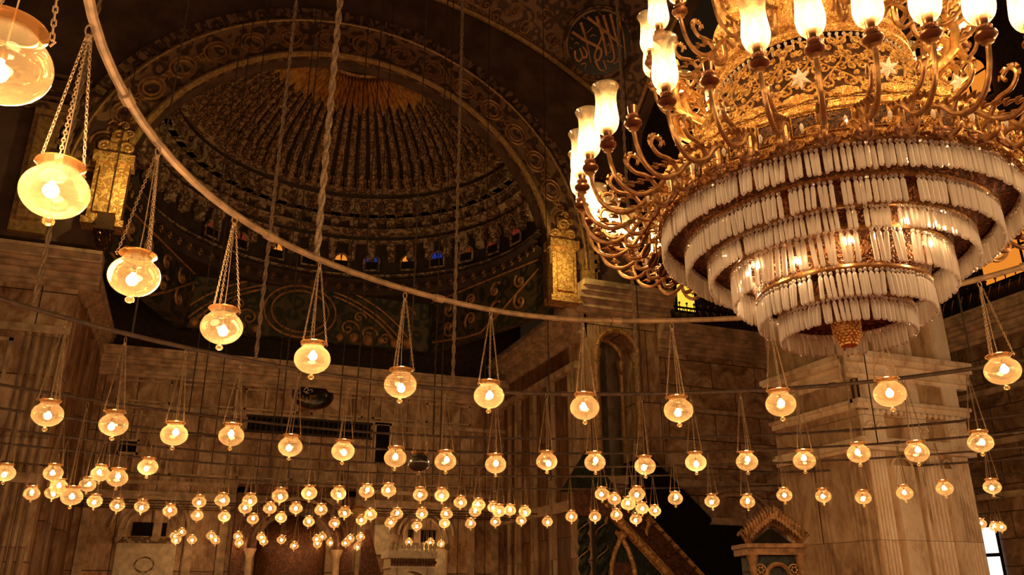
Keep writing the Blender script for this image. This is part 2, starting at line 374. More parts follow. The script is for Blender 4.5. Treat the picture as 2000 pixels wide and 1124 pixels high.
# corner block right of the apse with the columned gallery opening
bx0, bx1 = 12.0, 14.9
ox0, ox1 = 12.42, 14.02; oz0, oz1 = 5.2, 9.45                 # opening
cb_ = empty('wall_corner', (0,0,0)); tag(cb_, 'corner wall right of the apse pierced by an arched gallery opening with gilt columns', 'wall', None, 'structure')
m = MB(); m.box((bx0,YQ,0),(bx1,YQ+1.3,oz0)); m.box((bx0,YQ,oz0),(ox0,YQ+1.3,10.9)); m.box((ox1,YQ,oz0),(bx1,YQ+1.3,10.9))
oc, orr = (ox0+ox1)/2, (ox1-ox0)/2
arc = [(oc+orr*math.cos(R_(180-10*i)), YQ, oz1+orr*math.sin(R_(180-10*i))) for i in range(19)]
for i in range(18):
    a, b = arc[i], arc[i+1]; m.prism([a,b,(b[0],YQ,10.9),(a[0],YQ,10.9)], (0,1.3,0))
m.build('wall_stone', M['slabX'], cb_, False)
m = MB(); cornice(m, (bx0-.35,YQ), (bx1+.4,YQ), (0,-1), 10.75, [(0,.15,.2),(.15,.3,.35),(.3,.42,.3),(.42,.62,.55),(.62,.78,.7),(.78,.98,.85)])
m.box((bx0-.6,YQ-.35,10.95),(bx0,YQ+1.6,11.73)); m.build('cornice', M['trim'], cb_, False)
for yy in (YQ-.05, YQ+1.1):
    m = MB().tube([(p[0],yy,p[2]) for p in arc], .10, 6); m.build('arch_moulding', M['gildwood'], cb_)
for x in (ox0,ox1):
    for y in (YQ+.05, YQ+1.2):
        m = MB().lathe([(.2,0),(.2,.15),(.14,.28),(.13,3.75),(.16,3.8),(.13,3.9),(.22,4.2),(.24,4.3)], 14, (x,y,oz0)); m.build('gilt_column', M['archgold'], cb_)
m = MB().box((ox0-.2,YQ-.35,oz0-.25),(ox1+.2,YQ+.3,oz0)); m.build('balcony_sill', M['trim'], cb_, False)
# room behind the opening, rear wall coloured for its shade
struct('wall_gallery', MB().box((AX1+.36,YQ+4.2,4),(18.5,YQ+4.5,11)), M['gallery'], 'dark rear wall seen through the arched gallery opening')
struct('wall_gallery_pier', MB().box((14.15,YQ+2.6,4),(16.5,YQ+3.4,11)), M['pier'], 'pale stone wall seen through the right half of the arched opening')
# right stretch of the front wall, far side wall
w = MB().box((bx1,YQ+.1,0),(XR+1,YQ+1.2,9.75)); wr = struct('wall_right', w, M['wallX'], 'brown alabaster wall between the corner block and the fluted pier')
m = MB(); cornice(m, (bx1,YQ+.1), (XR,YQ+.1), (0,-1), 9.7, COR); m.box((bx1,YQ-.08,5.0),(XR,YQ+.12,5.25)); m.box((bx1,YQ-.05,7.6),(XR,YQ+.12,7.72)); m.build('cornice', M['trim'], wr, False)
q0, q1 = aty(1500,1000,YQ), aty(1395,1030,YQ)
m = MB()
for r in (1.25,1.5): m.tube([(17.6+r*math.cos(R_(9*j)), YQ+.06, 3.9+r*.75*math.sin(R_(9*j))) for j in range(21)], .07, 6)
m.build('arch_moulding', M['trim'], wr)
M['dimY'] = alabaster('dimmed_alabaster_y', 'Y', dark=(.10,.05,.028), mid=(.25,.15,.085), light=(.42,.29,.18))  # wall alabaster darkened in colour to offset strong light on this side
w = MB().box((XR,-6,0),(XR+1,YQ+1,9.4)); wf = struct('wall_side', w, M['dimY'], 'brown alabaster side wall behind the fluted pier')
m = MB(); cornice(m, (XR,-6), (XR,YQ), (-1,0), 9.3, COR)
for z in (4.4,6.0,7.6): m.box((XR-.14,-6,z),(XR+.02,YQ,z+.18))
m.build('cornice', M['trim'], wf, False)
# dark galleries above the walls
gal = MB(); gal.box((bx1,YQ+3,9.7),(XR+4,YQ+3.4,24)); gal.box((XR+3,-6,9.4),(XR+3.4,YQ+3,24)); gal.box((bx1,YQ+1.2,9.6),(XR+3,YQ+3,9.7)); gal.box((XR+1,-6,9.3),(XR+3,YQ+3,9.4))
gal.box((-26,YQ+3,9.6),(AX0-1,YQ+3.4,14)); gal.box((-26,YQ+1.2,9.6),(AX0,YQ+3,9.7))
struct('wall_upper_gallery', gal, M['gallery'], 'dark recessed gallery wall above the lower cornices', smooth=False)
def railing(name, p0, p1, z, label, n):
    p0 = Vector((*p0,z)); p1 = Vector((*p1,z)); e = empty(name, (p0+p1)/2); tag(e, label, 'railing')
    o = (p0+p1)/2; m = MB(); t = (p1-p0).normalized()
    m.tube([p0-o+Vector((0,0,1.0)), p1-o+Vector((0,0,1.0))], .04, 6); m.tube([p0-o+Vector((0,0,.1)), p1-o+Vector((0,0,.1))], .04, 6); m.build('rail', M['dark'], e)
    m = MB()
    for i in range(n):
        c = p0 + (p1-p0)*((i+.5)/n) - o; w_ = (p1-p0).length/n*.45
        for s in (-1,1):
            m.tube([c + t*(w_*s*math.sin(PI*k/8)) + Vector((0,0,.1+.9*k/8)) for k in range(9)], .018, 4)
        m.tube([c + t*w_ + Vector((0,0,.1)), c + t*w_ + Vector((0,0,1.15))], .022, 4); m.ball(c+t*w_+Vector((0,0,1.18)), .05, 6, 4)
    m.build('scroll_panel', M['bronze'], e); return e
railing('gallery_railing', (bx1+.4,YQ+.5), (XR,YQ+.5), 10.68, 'dark iron scroll railing on the wall left of the chandelier tip', 26)
railing('gallery_railing', (XR+.5,2), (XR+.5,YQ), 10.28, 'dark iron scroll railing on the side wall right of the chandelier', 60)

# arched coloured windows of the gallery
WN = [4]
def arched_window(c, u, wd, ht, mat, label, mull=True):
    """c centre bottom, u horizontal unit along the wall"""
    c = Vector(c); u = Vector(u).normalized(); n = u.cross(Vector((0,0,1))); e = empty('window_%d' % WN[0], c); WN[0] += 1
    tag(e, label, 'window', None, 'structure'); r = wd/2
    pts = [(-r,0),(r,0)] + [(r*math.cos(R_(15*i)), ht-r+r*math.sin(R_(15*i))) for i in range(13)]
    m = MB().prism([u*a+Vector((0,0,b)) for a,b in pts], n*.04); m.build('pane', mat, e, False)
    m = MB(); fr = [u*a*1.04+Vector((0,0,b)) for a,b in pts]; m.tube(fr, .07, 6, True)
    if mull:
        m.tube([Vector((0,0,0)), Vector((0,0,ht))], .05, 4); m.tube([u*-r+Vector((0,0,ht-r)), u*r+Vector((0,0,ht-r))], .05, 4)
        if ht > 2.2: m.tube([u*-r+Vector((0,0,(ht-r)*.5)), u*r+Vector((0,0,(ht-r)*.5))], .05, 4)
    m.build('window_frame', M['dark'], e); return e
p = atx(1990,475,XR+2.8); arched_window((XR+2.8,p.y,p.z-1.2),(0,1,0),3.2,3.9,M['orange'],'orange stained glass window behind the railing at the right edge of the chandelier')
p = atx(1797,262,XR+2.8); arched_window((XR+2.8,p.y+.3,p.z-1.6),(0,1,0),2.2,3.4,M['orange'],'upper orange window glimpsed between chandelier candle arms')
p = atx(1890,150,XR+2.8); arched_window((XR+2.8,p.y,p.z-1.2),(0,1,0),1.6,1.9,M['orange'],'small orange window above the right candle arms of the chandelier')
p = aty(1338,570,YQ+2.8); arched_window((p.x,YQ+2.8,p.z-.9),(-1,0,0),.9,1.5,M['yellow'],'yellow lit window above the railing left of the crystal tiers',False)
# daylight window low on the side wall
a = atx(1922,1035,XR); b = atx(1945,1124,XR)
e = empty('window_%d' % WN[0], (XR-.02,(a.y+b.y)/2,0)); WN[0] += 1; tag(e, 'tall daylit window low on the side wall beyond the pier', 'window', None, 'structure')
hw = .42; zt = a.z+.1
MB().box((-.04,-hw,.9),(0,hw,zt)).build('pane', M['day'], e, False)
m = MB()
for z in (.9, 1.72, 2.75, zt): m.box((-.1,-hw,z-.05),(-.03,hw,z+.05))
m.box((-.1,-hw-.06,.9),(-.03,-hw,zt)); m.box((-.1,hw,.9),(-.03,hw+.06,zt)); m.build('window_frame', M['dark'], e, False)

# ------------------------------------------------------------------ the great pier on the right
PX0, PX1, PY0, PY1 = 13.95, 16.95, 14.3, 17.3
pier = empty('wall_pier', (0,0,0)); tag(pier, 'pale fluted stone pier with carved capitals below the chandelier', 'pier', None, 'structure')
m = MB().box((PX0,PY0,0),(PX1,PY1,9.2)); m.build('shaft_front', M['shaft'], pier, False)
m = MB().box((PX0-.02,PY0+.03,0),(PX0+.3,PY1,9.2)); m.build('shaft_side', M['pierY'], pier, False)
m = MB(); full = [(0,.1,.06),(.1,.2,.16),(.2,.34,.12),(.34,.46,.28),(.46,.58,.36)]
for z0 in (6.25,): cornice(m, (PX0-.36,PY0), (PX1+.36,PY0), (0,-1), z0, full); cornice(m, (PX0,PY0), (PX0,PY1), (-1,0), z0, full)
for z0, st in ((4.62,[(0,.08,.1),(.08,.2,.2),(.2,.28,.12)]),(5.55,[(0,.12,.12),(.12,.2,.2)])):
    cornice(m, (PX0-.2,PY0), (PX1+.2,PY0), (0,-1), z0, st); cornice(m, (PX0,PY0), (PX0,PY1), (-1,0), z0, st)
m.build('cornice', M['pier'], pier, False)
m = MB()
for i in range(16): x = PX0+.1+(PX1-PX0-.2)*(i+.5)/16; m.ball((x,PY0-.1,5.5), .07, 8, 6)
for x in (PX0+.25, PX1-.25, (PX0+PX1)/2):
    for s in (-1,1):
        m.tube([(x+s*(.12+.16*math.exp(-.16*k)*math.cos(k*.6)), PY0-.12, 5.12+.16*math.exp(-.16*k)*math.sin(k*.6)) for k in range(14)], .035, 6)
    m.box((x-.3,PY0-.1,4.9),(x+.3,PY0+.02,5.5))
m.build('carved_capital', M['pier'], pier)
m = MB()
def flutes(x0, x1, n, y, z0, z1):
    for i in range(n): x = x0+(x1-x0)*(i+.5)/n; m.tube([(x,y,z0),(x,y,z1)], (x1-x0)/n*.40, 8)
flutes(PX0+.02,PX0+.5,5,PY0,.3,4.6); flutes(PX1-.5,PX1-.02,5,PY0,.3,4.6); flutes((PX0+PX1)/2-.1,(PX0+PX1)/2+.6,6,PY0,.3,4.6)
m.build('flutes', M['pier'], pier)
m = MB()
for x0, x1 in ((PX0+.62,PX0+1.2),(PX0+2.12,PX0+2.42)):
    m.box((x0,PY0-.09,.5),(x1,PY0+.02,4.3)); m.tube([((x0+x1)/2+(x1-x0)/2*math.cos(R_(15*i)),PY0-.04,4.3+.2*math.sin(R_(15*i))) for i in range(13)], .03, 5)
for x0, x1 in ((PX0,PX0+.45),(PX1-.45,PX1),(PX0+1.35,PX0+1.75)): m.box((x0,PY0-.07,6.85),(x1,PY0+.02,9.2)); m.box((x0,PY0-.05,5.8),(x1,PY0+.02,6.25))
m.build('pilaster_strip', M['pier'], pier)
m = MB()
for y0, k in ((PY0+.25,4),(PY0+1.35,5),(PY0+2.5,4)):
    for i in range(k): m.tube([(PX0-.02,y0+.13*i,.3),(PX0-.02,y0+.13*i,4.6)], .058, 6)
for y0 in (PY0+.1, PY0+1.9): m.box((PX0-.09,y0,5.8),(PX0+.02,y0+.35,6.25)); m.box((PX0-.09,y0,6.85),(PX0+.02,y0+.35,9.2))
m.build('side_flutes', M['pierY'], pier)

# ------------------------------------------------------------------ arch wall, semidome
def arch_pt(a, k=1.0, d=0.0): return (CX + (AA*k+d)*math.cos(a), AZC + (AB*k+d)*math.sin(a))
# front wall above: strips from the arch to an outer frame
ang = [PI*i/48 for i in range(49)]
def outer(a):
    c, s = math.cos(a), math.sin(a); W1, W0, H = 14.0-CX, CX+26, 26-AZC
    W = W1 if c > 0 else W0
    t = min(W/abs(c) if abs(c) > 1e-6 else 1e9, H/s if s > 1e-6 else 1e9)
    return (CX+t*c, AZC+t*s)
m = MB()
for i in range(48):
    a, b = ang[i], ang[i+1]; p, q = arch_pt(a), arch_pt(b); P, Q = outer(a), outer(b)
    m.prism([(p[0],YQ,p[1]),(P[0],YQ,P[1]),(Q[0],YQ,Q[1]),(q[0],YQ,q[1])], (0,.5,0))
m.box((-26,YQ,10.9),(CX-AA,YQ+.5,AZC)); m.box((CX+AA,YQ,11.0),(14.0,YQ+.5,AZC))
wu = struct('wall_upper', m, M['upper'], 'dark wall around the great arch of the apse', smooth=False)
# archivolt
arv = empty('trim_1', (0,0,0)); tag(arv, 'carved archivolt with scroll medallions framing the apse semidome', 'arch trim', None, 'structure')
m = MB()
for d0, d1, y in ((0,.18,.30),(.18,1.25,.16),(1.25,1.42,.32),(1.42,1.9,.2)):
    for i in range(48):
        P = [arch_pt(ang[i],1,d0),arch_pt(ang[i],1,d1),arch_pt(ang[i+1],1,d1),arch_pt(ang[i+1],1,d0)]
        m.prism([(x,YQ-y,z) for x,z in P], (0,y+.02,0))
m.build('arch_band', M['arch'], arv, False)
m = MB(); m.tube([(arch_pt(a,1,.02)[0],YQ-.32,arch_pt(a,1,.02)[1]) for a in ang], .11, 8); m.tube([(arch_pt(a,1,1.33)[0],YQ-.32,arch_pt(a,1,1.33)[1]) for a in ang], .05, 6); m.build('gilt_edge', M['archgold'], arv)
m = MB()
for i in range(19):                                   # oval scroll medallions
    a = PI*(i+.5)/19; x, z = arch_pt(a,1,.72); ct, st = math.cos(a), math.sin(a)
    for k in range(2):
        m.tube([(x + (.42-.14*k)*math.cos(t)*(-st) + (.36-.12*k)*math.sin(t)*ct, YQ-.17, z + (.42-.14*k)*math.cos(t)*ct + (.36-.12*k)*math.sin(t)*st) for t in [2*PI*j/20 for j in range(20)]], .045, 5, True)
    for s in (-1,1):
        m.tube([(x + s*.5*(-st) + .2*math.exp(-.13*j)*math.cos(j*.55)*ct*s, YQ-.17, z + s*.5*ct + .2*math.exp(-.13*j)*math.sin(j*.55)) for j in range(14)], .035, 5)
m.build('scroll_medallion', M['relief'], arv)
m = MB()
for i in range(75):
    a = PI*(i+.5)/75; x, z = arch_pt(a,1,1.66); ct, st = math.cos(a), math.sin(a)
    m.obox((x,YQ-.24,z), (ct*.16,0,st*.16), (0,.08,0), (-st*.09,0,ct*.09))
m.build('dentils', M['arch'], arv, False)
# soffit between arch and dome
m = MB(); cd0 = [arch_pt(a) for a in ang]
m.add([(x,YQ-.02,z) for x,z in cd0]+[(CX+(RD)*math.cos(a),CYD+.02,AZC+ (AB+.25)*math.sin(a)) for a in ang], [(i,i+1,i+50,i+49) for i in range(48)])
m.build('arch_soffit', M['arch'], arv)

sd = empty('ceiling_semidome', (CX,CYD,0)); tag(sd, 'dark ribbed semidome over the apse with a gilded sunburst at its crown', 'semidome', None, 'structure')
def rho(z): return math.sqrt(max(RD*RD - (z-CZD)**2, 0))
H0, H1 = -.02, PI+.02
prof = [(RD+.02,CZD-.2)] + [(RD*math.cos(R_(2.5*i)), CZD+RD*math.sin(R_(2.5*i))) for i in range(37)]; prof[-1] = (.02,CZD+RD)
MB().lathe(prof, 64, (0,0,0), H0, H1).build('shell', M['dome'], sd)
def half_ring(mb, r, z, pr): mb.lathe([(r+a, z+b) for a,b in pr], 72, (0,0,0), H0, H1)
m = MB()
def ringz(z, h, out): r = rho(z+h/2); half_ring(m, r, z, [(.05,0),(-out*.5,0),(-out,h*.35),(-out,h*.6),(-out*.6,h*.8),(-out*.45,h),(.05,h)])
ringz(17.0,.18,.30); ringz(16.72,.12,.2); ringz(15.95,.16,.3); ringz(15.42,.26,.42); ringz(15.12,.12,.25); ringz(13.62,.2,.35)
m.build('cornice_ring', M['domestone'], sd)
# ribs
zr0 = math.asin((17.15-CZD)/RD); zr1 = math.asin((19.95-CZD)/RD)
NR = 36
def rib_mesh():
    m = MB(); steps = 26
    for k in range(steps):
        t0, t1 = k/steps, (k+1)/steps; a0, a1 = zr0+(zr1-zr0)*t0, zr0+(zr1-zr0)*t1
        bul = 1 if k % 7 else 1.35; d = (.28 if k % 7 else .33) if k > 3 else .42
        for (aa, bb, w, dd) in ((a0,a1,.125,.18),(a0,a1,.075*bul,d+.04)):
            w0, w1 = w*math.cos(aa)/math.cos(zr0)+.02, w*math.cos(bb)/math.cos(zr0)+.02
            R0 = RD+.03; R1 = RD-dd*(1-.45*t0)
            P = []
            for R, a_, w_ in ((R0,aa,w0),(R0,bb,w1),(R1,bb,w1),(R1,aa,w0)):
                for s in (-1,1): P.append((R*math.cos(a_), s*w_, CZD+R*math.sin(a_)))
            m.add(P, [(0,1,3,2),(4,5,7,6)[::-1],(0,2,4,6),(1,7,5,3),(2,3,5,4),(0,6,7,1)])
    # base console
    r = rho(17.2); m.box((r-.5,-.2,17.18),(r,.2,17.42)); m.ball((r-.42,0,17.55), .15, 8, 6)
    return m.data('rib', M['rib'], False)
rm = rib_mesh()
for i in range(NR): link('rib', rm, sd, (0,0,0), PI*(i+.5)/NR)
# panel band with pilasters
m = MB(); pan = MB()
NP = 26
for i in range(NP):
    a = PI*(i+.5)/NP; M4 = Matrix.Rotation(a, 4, 'Z')
    b = MB(); r = rho(16.4)
    b.box((r-.34,-.2,16.1),(r+.05,.2,16.75)); b.box((r-.42,-.24,16.6),(r,.24,16.74)); b.box((r-.42,-.24,16.1),(r,.24,16.2)); b.box((r-.37,-.1,16.25),(r-.3,.1,16.55))
    r2 = rho(14.9); b.box((r2-.4,-.15,14.72),(r2+.05,.15,15.15)); b.box((r2-.3,-.12,14.35),(r2,.12,14.75)); b.ball((r2-.3,0,14.6), .11, 8, 6)
    r3 = rho(15.8); b.box((r3-.36,-.16,15.68),(r3+.05,.16,15.95))
    m.merge(b, M4)
    c = MB(); a2 = PI*i/NP
    if i:
        c.box((r-.1,-.22,16.2),(r+.02,.22,16.66)); c.tube([(r-.14,.15*math.cos(t),16.43+.15*math.sin(t)) for t in [PI*k/6 for k in range(12)]], .04, 5, True)
        c.tube([(r-.13,.21,16.2),(r-.13,-.21,16.2),(r-.13,-.21,16.66),(r-.13,.21,16.66)], .025, 4, True)
        pan.merge(c, Matrix.Rotation(a2, 4, 'Z'))
m.build('console_pilaster', M['domestone'], sd, False); pan.build('sunk_panel', M['rib'], sd)
# sunburst
m = MB(); NF = 44
for i in range(NF):
    a = PI*(i+.5)/NF
    for s in (-1,1):
        vs = []
        for al, off in ((math.acos((3.05+(.22 if i % 2 else 0))/RD),-.25),(math.acos(1.75/RD),-.3)):
            R = RD+off; rr = R*math.cos(al); z = CZD+R*math.sin(al); w = rr*PI/NF*.46
            vs += [(rr,0,z-.34),(rr,s*w,z)]
        m.merge(MB().add(vs,[(0,1,3,2)]), Matrix.Rotation(a,4,'Z'))
m.build('sunburst', M['sun'], sd, False)
m = MB()
for rr, th_ in ((1.72,.09),(1.45,.05),(1.0,.07),(.5,.08)):
    z = CZD+math.sqrt((RD-.3)**2-rr*rr); m.tube([(rr*math.cos(PI*k/32),rr*math.sin(PI*k/32),z) for k in range(33)], th_, 6)
for k in range(11):
    a = PI*(k+.5)/11; z = CZD+math.sqrt((RD-.3)**2-1.23**2); m.ball((1.22*math.cos(a),1.22*math.sin(a),z), .13, 8, 6)
m.build('rosette', M['gildwood'], sd)
# small windows between consoles
wcol = {6:'orange',9:'orange',11:'red',12:'blue',13:'orange',14:'blue',15:'orange',17:'red'}
want = [(415,435,'red'),(540,475,'orange'),(605,493,'blue'),(667,497,'orange'),(727,500,'blue'),(799,498,'orange'),(855,495,'blue'),(912,489,'red'),(470,458,'red'),(965,470,'red'),(1010,452,'red')]
def dome_window(px, py, colr, i):
    r = rho(14.6)-.04; p = atcyl(px,py,CX,CYD,r); a = math.atan2(p.y-CYD,p.x-CX)
    pts = [(-.27,0),(.27,0)] + [(.27*math.cos(R_(20*k)), .36+.27*math.sin(R_(20*k))) for k in range(10)]
    m = MB().prism([(r-.06,x,13.98+z) for x,z in pts], (.06,0,0)); fr = m.build('window', M['darkglass'], sd, False); fr.rotation_euler = (0,0,a)
    m = MB().tube([(r-.08,x*1.15,13.98+z*1.06) for x,z in pts], .05, 6, True); o = m.build('window_frame', M['domestone'], fr)
    pts = [(.24*math.cos(R_(20*k)), .38+.24*math.sin(R_(20*k))) for k in range(10)]
    for s in (-1,1):
        q = [(x,z) for x,z in pts if x*s >= -.001]; q = [(s*.015,.38)] + ([(x,z) for x,z in q] if s > 0 else [(x,z) for x,z in q])
        MB().prism([(r-.085,x,13.98+z) for x,z in q], (.02,0,0)).build('pane', M[colr], fr, False)
for i, (px, py, c) in enumerate(want): dome_window(px, py, c, i)
# ledge and underside
m = MB(); half_ring(m, RD, 12.95, [(.3,.62),(-.45,.62),(-.55,.5),(-.45,.4),(-.30,.36),(-.36,.22),(-.18,.12),(-.1,0),(1.4,0)])
m.build('ledge', M['dome'], sd)
m = MB()
for i in range(40):
    a = PI*(i+.5)/40; r = RD-.33; b = MB(); z = 13.2
    b.tube([(r,0,z+.13),(r,.13,z),(r,0,z-.13),(r,-.13,z)], .022, 4, True); b.ball((r,0,z), .05, 6, 4); m.merge(b, Matrix.Rotation(a,4,'Z'))
m.build('diamond_row', M['relief'], sd)

# gilded impost blocks with a concealed lamp
for i, (px, py, s, lab) in enumerate(((218,362,-1,'gilded impost block at the left foot of the great arch'),(1092,520,1,'gilded impost block at the right foot of the great arch'))):
    p = aty(px,py,YQ); e = empty('trim_%d' % (i+2), (p.x,YQ-.1,p.z-1.3)); tag(e, lab, 'arch trim', None, 'structure')
    m = MB().box((-.45,-.35,0),(.45,.2,1.9)); m.box((-.55,-.45,1.8),(.55,.2,2.1)); m.box((-.3,-.42,.2),(.3,-.3,1.6)); m.box((-.55,-.45,-.2),(.55,.2,0)); m.build('block', M['gildwood'], e, False)
    m = MB()
    for ox, oz, rr_, q_ in ((-.34,2.32,.24,1),(.3,2.36,.24,-1),(0,2.72,.26,1),(.12,3.1,.17,-1),(.3,2.85,.15,-1)):
        m.tube([(ox+q_*rr_*math.exp(-.1*j)*math.cos(j*.5), -.3, oz+rr_*math.exp(-.1*j)*math.sin(j*.5)) for j in range(20)], rr_*.22, 6)
    m.box((-.4,-.3,2.1),(.4,.1,2.5)); m.box((-.2,-.26,2.5),(.25,.1,3.0))
    m.build('acanthus', M['gildwood'], e)
    L = bpy.data.lights.new('impost_light', 'POINT'); L.energy = 95; L.color = (1,.66,.18); L.shadow_soft_size = .08
    o = bpy.data.objects.new('impost_light', L); COL.objects.link(o); o.location = (p.x-.5*s,YQ-1.6,p.z-.3)
# string course and gilt pilasters at both sides
st = MB()
for x0, x1 in ((-14,-4.3),(11.8,14.0)):
    for z, h, d in ((14.9,.2,.3),(15.25,.12,.18),(15.6,.25,.35),(16.05,.1,.2)): st.box((x0,YQ-d,z),(x1,YQ+.02,z+h))
struct('trim_4', st, M['arch'], 'string course mouldings on the dark wall either side of the great arch', 'wall trim', smooth=False)
for i, (x0, x1, lab) in enumerate(((-5.6,-4.7,'tall gilt-edged pilaster left of the great arch'),(11.9,12.5,'tall gilt-edged pilaster right of the great arch'))):
    m = MB().box((x0,YQ-.2,11.0),(x1,YQ,14.9)); m.box((x0+.15,YQ-.28,11.4),(x1-.15,YQ,14.6)); struct('trim_%d' % (5+i), m, M['archgold'], lab, 'pilaster', smooth=False)

# frieze below the semidome: three facets with arches, roundel and scrolls
fz = empty('wall_frieze', (0,0,0)); tag(fz, 'dark green frieze with arches, roundel and gilt scrolls under the semidome', 'frieze', None, 'structure')
YF = 31.4
cor = [(CX-7.1,25.0),(CX-4.6,YF),(CX+4.6,YF),(CX+7.1,25.0)]
m = MB(); zb, ztp = 10.9, 13.1
for i in range(3):
    a, b = cor[i], cor[i+1]; m.prism([(a[0],a[1],zb),(b[0],b[1],zb),(b[0],b[1],ztp),(a[0],a[1],ztp)], (0,.5,0) if i == 1 else ((-.4,.2,0) if i == 0 else (.4,.2,0)))
m.add([(cor[0][0]-2,25,13.1),(cor[0][0]-2,34,13.1),(cor[3][0]+2,34,13.1),(cor[3][0]+2,25,13.1),(CX,25,13.1)], [])
m.build('frieze_ground', M['frieze'], fz, False)
m = MB()
def fr_line(i, pts, r):      # pts: (t along facet in metres from centre, z)
    a, b = Vector((*cor[i],0)), Vector((*cor[i+1],0)); c = (a+b)/2; u = (b-a).normalized(); n = Vector((u.y,-u.x,0))
    m.tube([c + u*t + n*.06 + Vector((0,0,z)) for t, z in pts], r, 5)
def spiral(t, z, r, turns, s, a0=0): return [(t + s*r*math.exp(-.1*k)*math.cos(a0+k*.45), z + r*math.exp(-.1*k)*math.sin(a0+k*.45)) for k in range(int(turns*14))]
for R in (1.0,1.25): fr_line(1, [(-.6+R*1.1*math.cos(2*PI*k/28), 12.0+R*.85*math.sin(2*PI*k/28)) for k in range(29)], .05)
for d in (0,.16,.42):
    fr_line(1, [(-.6+ (5.0+d)*math.sin(R_(k)), 8.05+d+ 5.0*math.cos(R_(k))*.98) for k in range(-52,-12,4)], .045)
    fr_line(1, [(-.6+ (5.0+d)*math.sin(R_(k)), 8.05+d+ 5.0*math.cos(R_(k))*.98) for k in range(14,56,4)], .045)
for s in (-1,1):
    for t, z, r in ((1.9,11.5,.45),(2.7,11.35,.4),(2.3,12.0,.3),(3.4,11.2,.32),(4.2,12.4,.4)): fr_line(1, spiral(-.6+s*t, z, r, 1.6, s), .05)
for i in (0,2):
    for t in (-2,-.6,.8,2.2):
        for z, r in ((11.6,.4),(12.4,.35)): fr_line(i, spiral(t, z, r, 1.7, 1 if t > 0 else -1, t), .055)
    fr_line(i, [(-3,11.2),(-1,10.95),(0,10.92),(1.2,11.5),(3.2,12.6)], .05); fr_line(i, [(-3.2,12.95),(3.2,12.95)], .05)
for k in range(6):      # gilt leaves
    for s in (-1,1):
        t = -.6+s*(1.6+.55*k); a, b = Vector((*cor[1],0)), Vector((*cor[2],0)); c = (a+b)/2
        m.ball(c+Vector((t,-.05,11.12+.05*(k%2))), .16+.04*(k%3), 7, 5)
m.build('gilt_scrolls', M['relief'], fz)
# cavity behind the frieze, its shade put into a dark wall colour
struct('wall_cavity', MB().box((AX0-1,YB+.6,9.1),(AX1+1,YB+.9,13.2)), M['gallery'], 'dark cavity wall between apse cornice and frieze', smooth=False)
# pendentive with its mouldings
RC, RR, RZ = (3.75,14.2), 10.2, 22.7
def archA(x): return AZC-.2+10.45*math.sqrt(max(1-((x-3.75)/13.2)**2,0))
top = []; bot = []
for i in range(49):
    s = i/48; a = PI/2*(1-s); top.append(Vector((RC[0]+RR*math.cos(a), RC[1]+RR*math.sin(a), RZ)))
    if s <= .5: x = 3.75+10.5*(2*s); bot.append(Vector((x,24.1,archA(x))))
    else: q = 10.5*(2*(1-s)); bot.append(Vector((14.25,RC[1]-.6+q,archA(3.75+q))))
m = MB(); K = 8; vs = []
for i in range(49):
    for k in range(K+1): vs.append(bot[i].lerp(top[i], k/K))
m.add(vs, [(i*(K+1)+k,(i+1)*(K+1)+k,(i+1)*(K+1)+k+1,i*(K+1)+k+1) for i in range(48) for k in range(K)])
pen = struct('ceiling_pendentive', m, M['arch'], 'dark painted pendentive carrying the round calligraphy medallion', 'pendentive')
m = MB(); m.tube([p+Vector((0,-.12,-.1)) if i <= 24 else p+Vector((-.12,0,-.1)) for i, p in enumerate(bot)], .1, 6); m.tube([p+Vector((0,-.15,.3)) for p in bot[:25]], .05, 6)
m.tube([p+Vector((-.05,-.05,-.25)) for p in top], .08, 6); m.tube([p+Vector((-.05,-.05,.15)) for p in top], .1, 6)
for k in range(150):
    f = k/150*48; i = int(f); p = top[i].lerp(top[i+1], f-i); m.ball(p+Vector((-.08,-.08,-.05)), .085, 6, 4)
    p = bot[i].lerp(bot[i+1], f-i); m.ball(p+Vector((-.05,-.12,.12)), .08, 6, 4)
m.build('beaded_moulding', M['archgold'], pen)
m = MB()
for i in (9,12,15,18,21):
    for k in (.35,.65):
        c = bot[i].lerp(top[i],k); n = Vector((-.45,-.75,-.4)).normalized(); u = Vector((.8,-.5,0)).normalized(); v = n.cross(u)
        m.tube([c+n*.1+u*(.4*math.exp(-.1*j)*math.cos(j*.5))+v*(.4*math.exp(-.1*j)*math.sin(j*.5)) for j in range(24)], .04, 5)
m.build('painted_scroll', M['relief'], pen)
# main semidome above, closing the view upwards
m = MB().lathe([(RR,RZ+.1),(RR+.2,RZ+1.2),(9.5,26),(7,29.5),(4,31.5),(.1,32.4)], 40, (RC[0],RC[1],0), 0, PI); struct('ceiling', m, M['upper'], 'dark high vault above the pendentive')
m = MB(); m.prism([(14.3,24.3,17.5)]+[(14.3,RC[1]-.6+q,archA(3.75+q)) for q in (10.5,8,6,4,2,0)]+[(14.3,13.6,24),(14.3,24.3,24)], (.4,0,0)); struct('wall_upper_right', m, M['upper'], 'dark upper wall right of the pendentive', smooth=False)

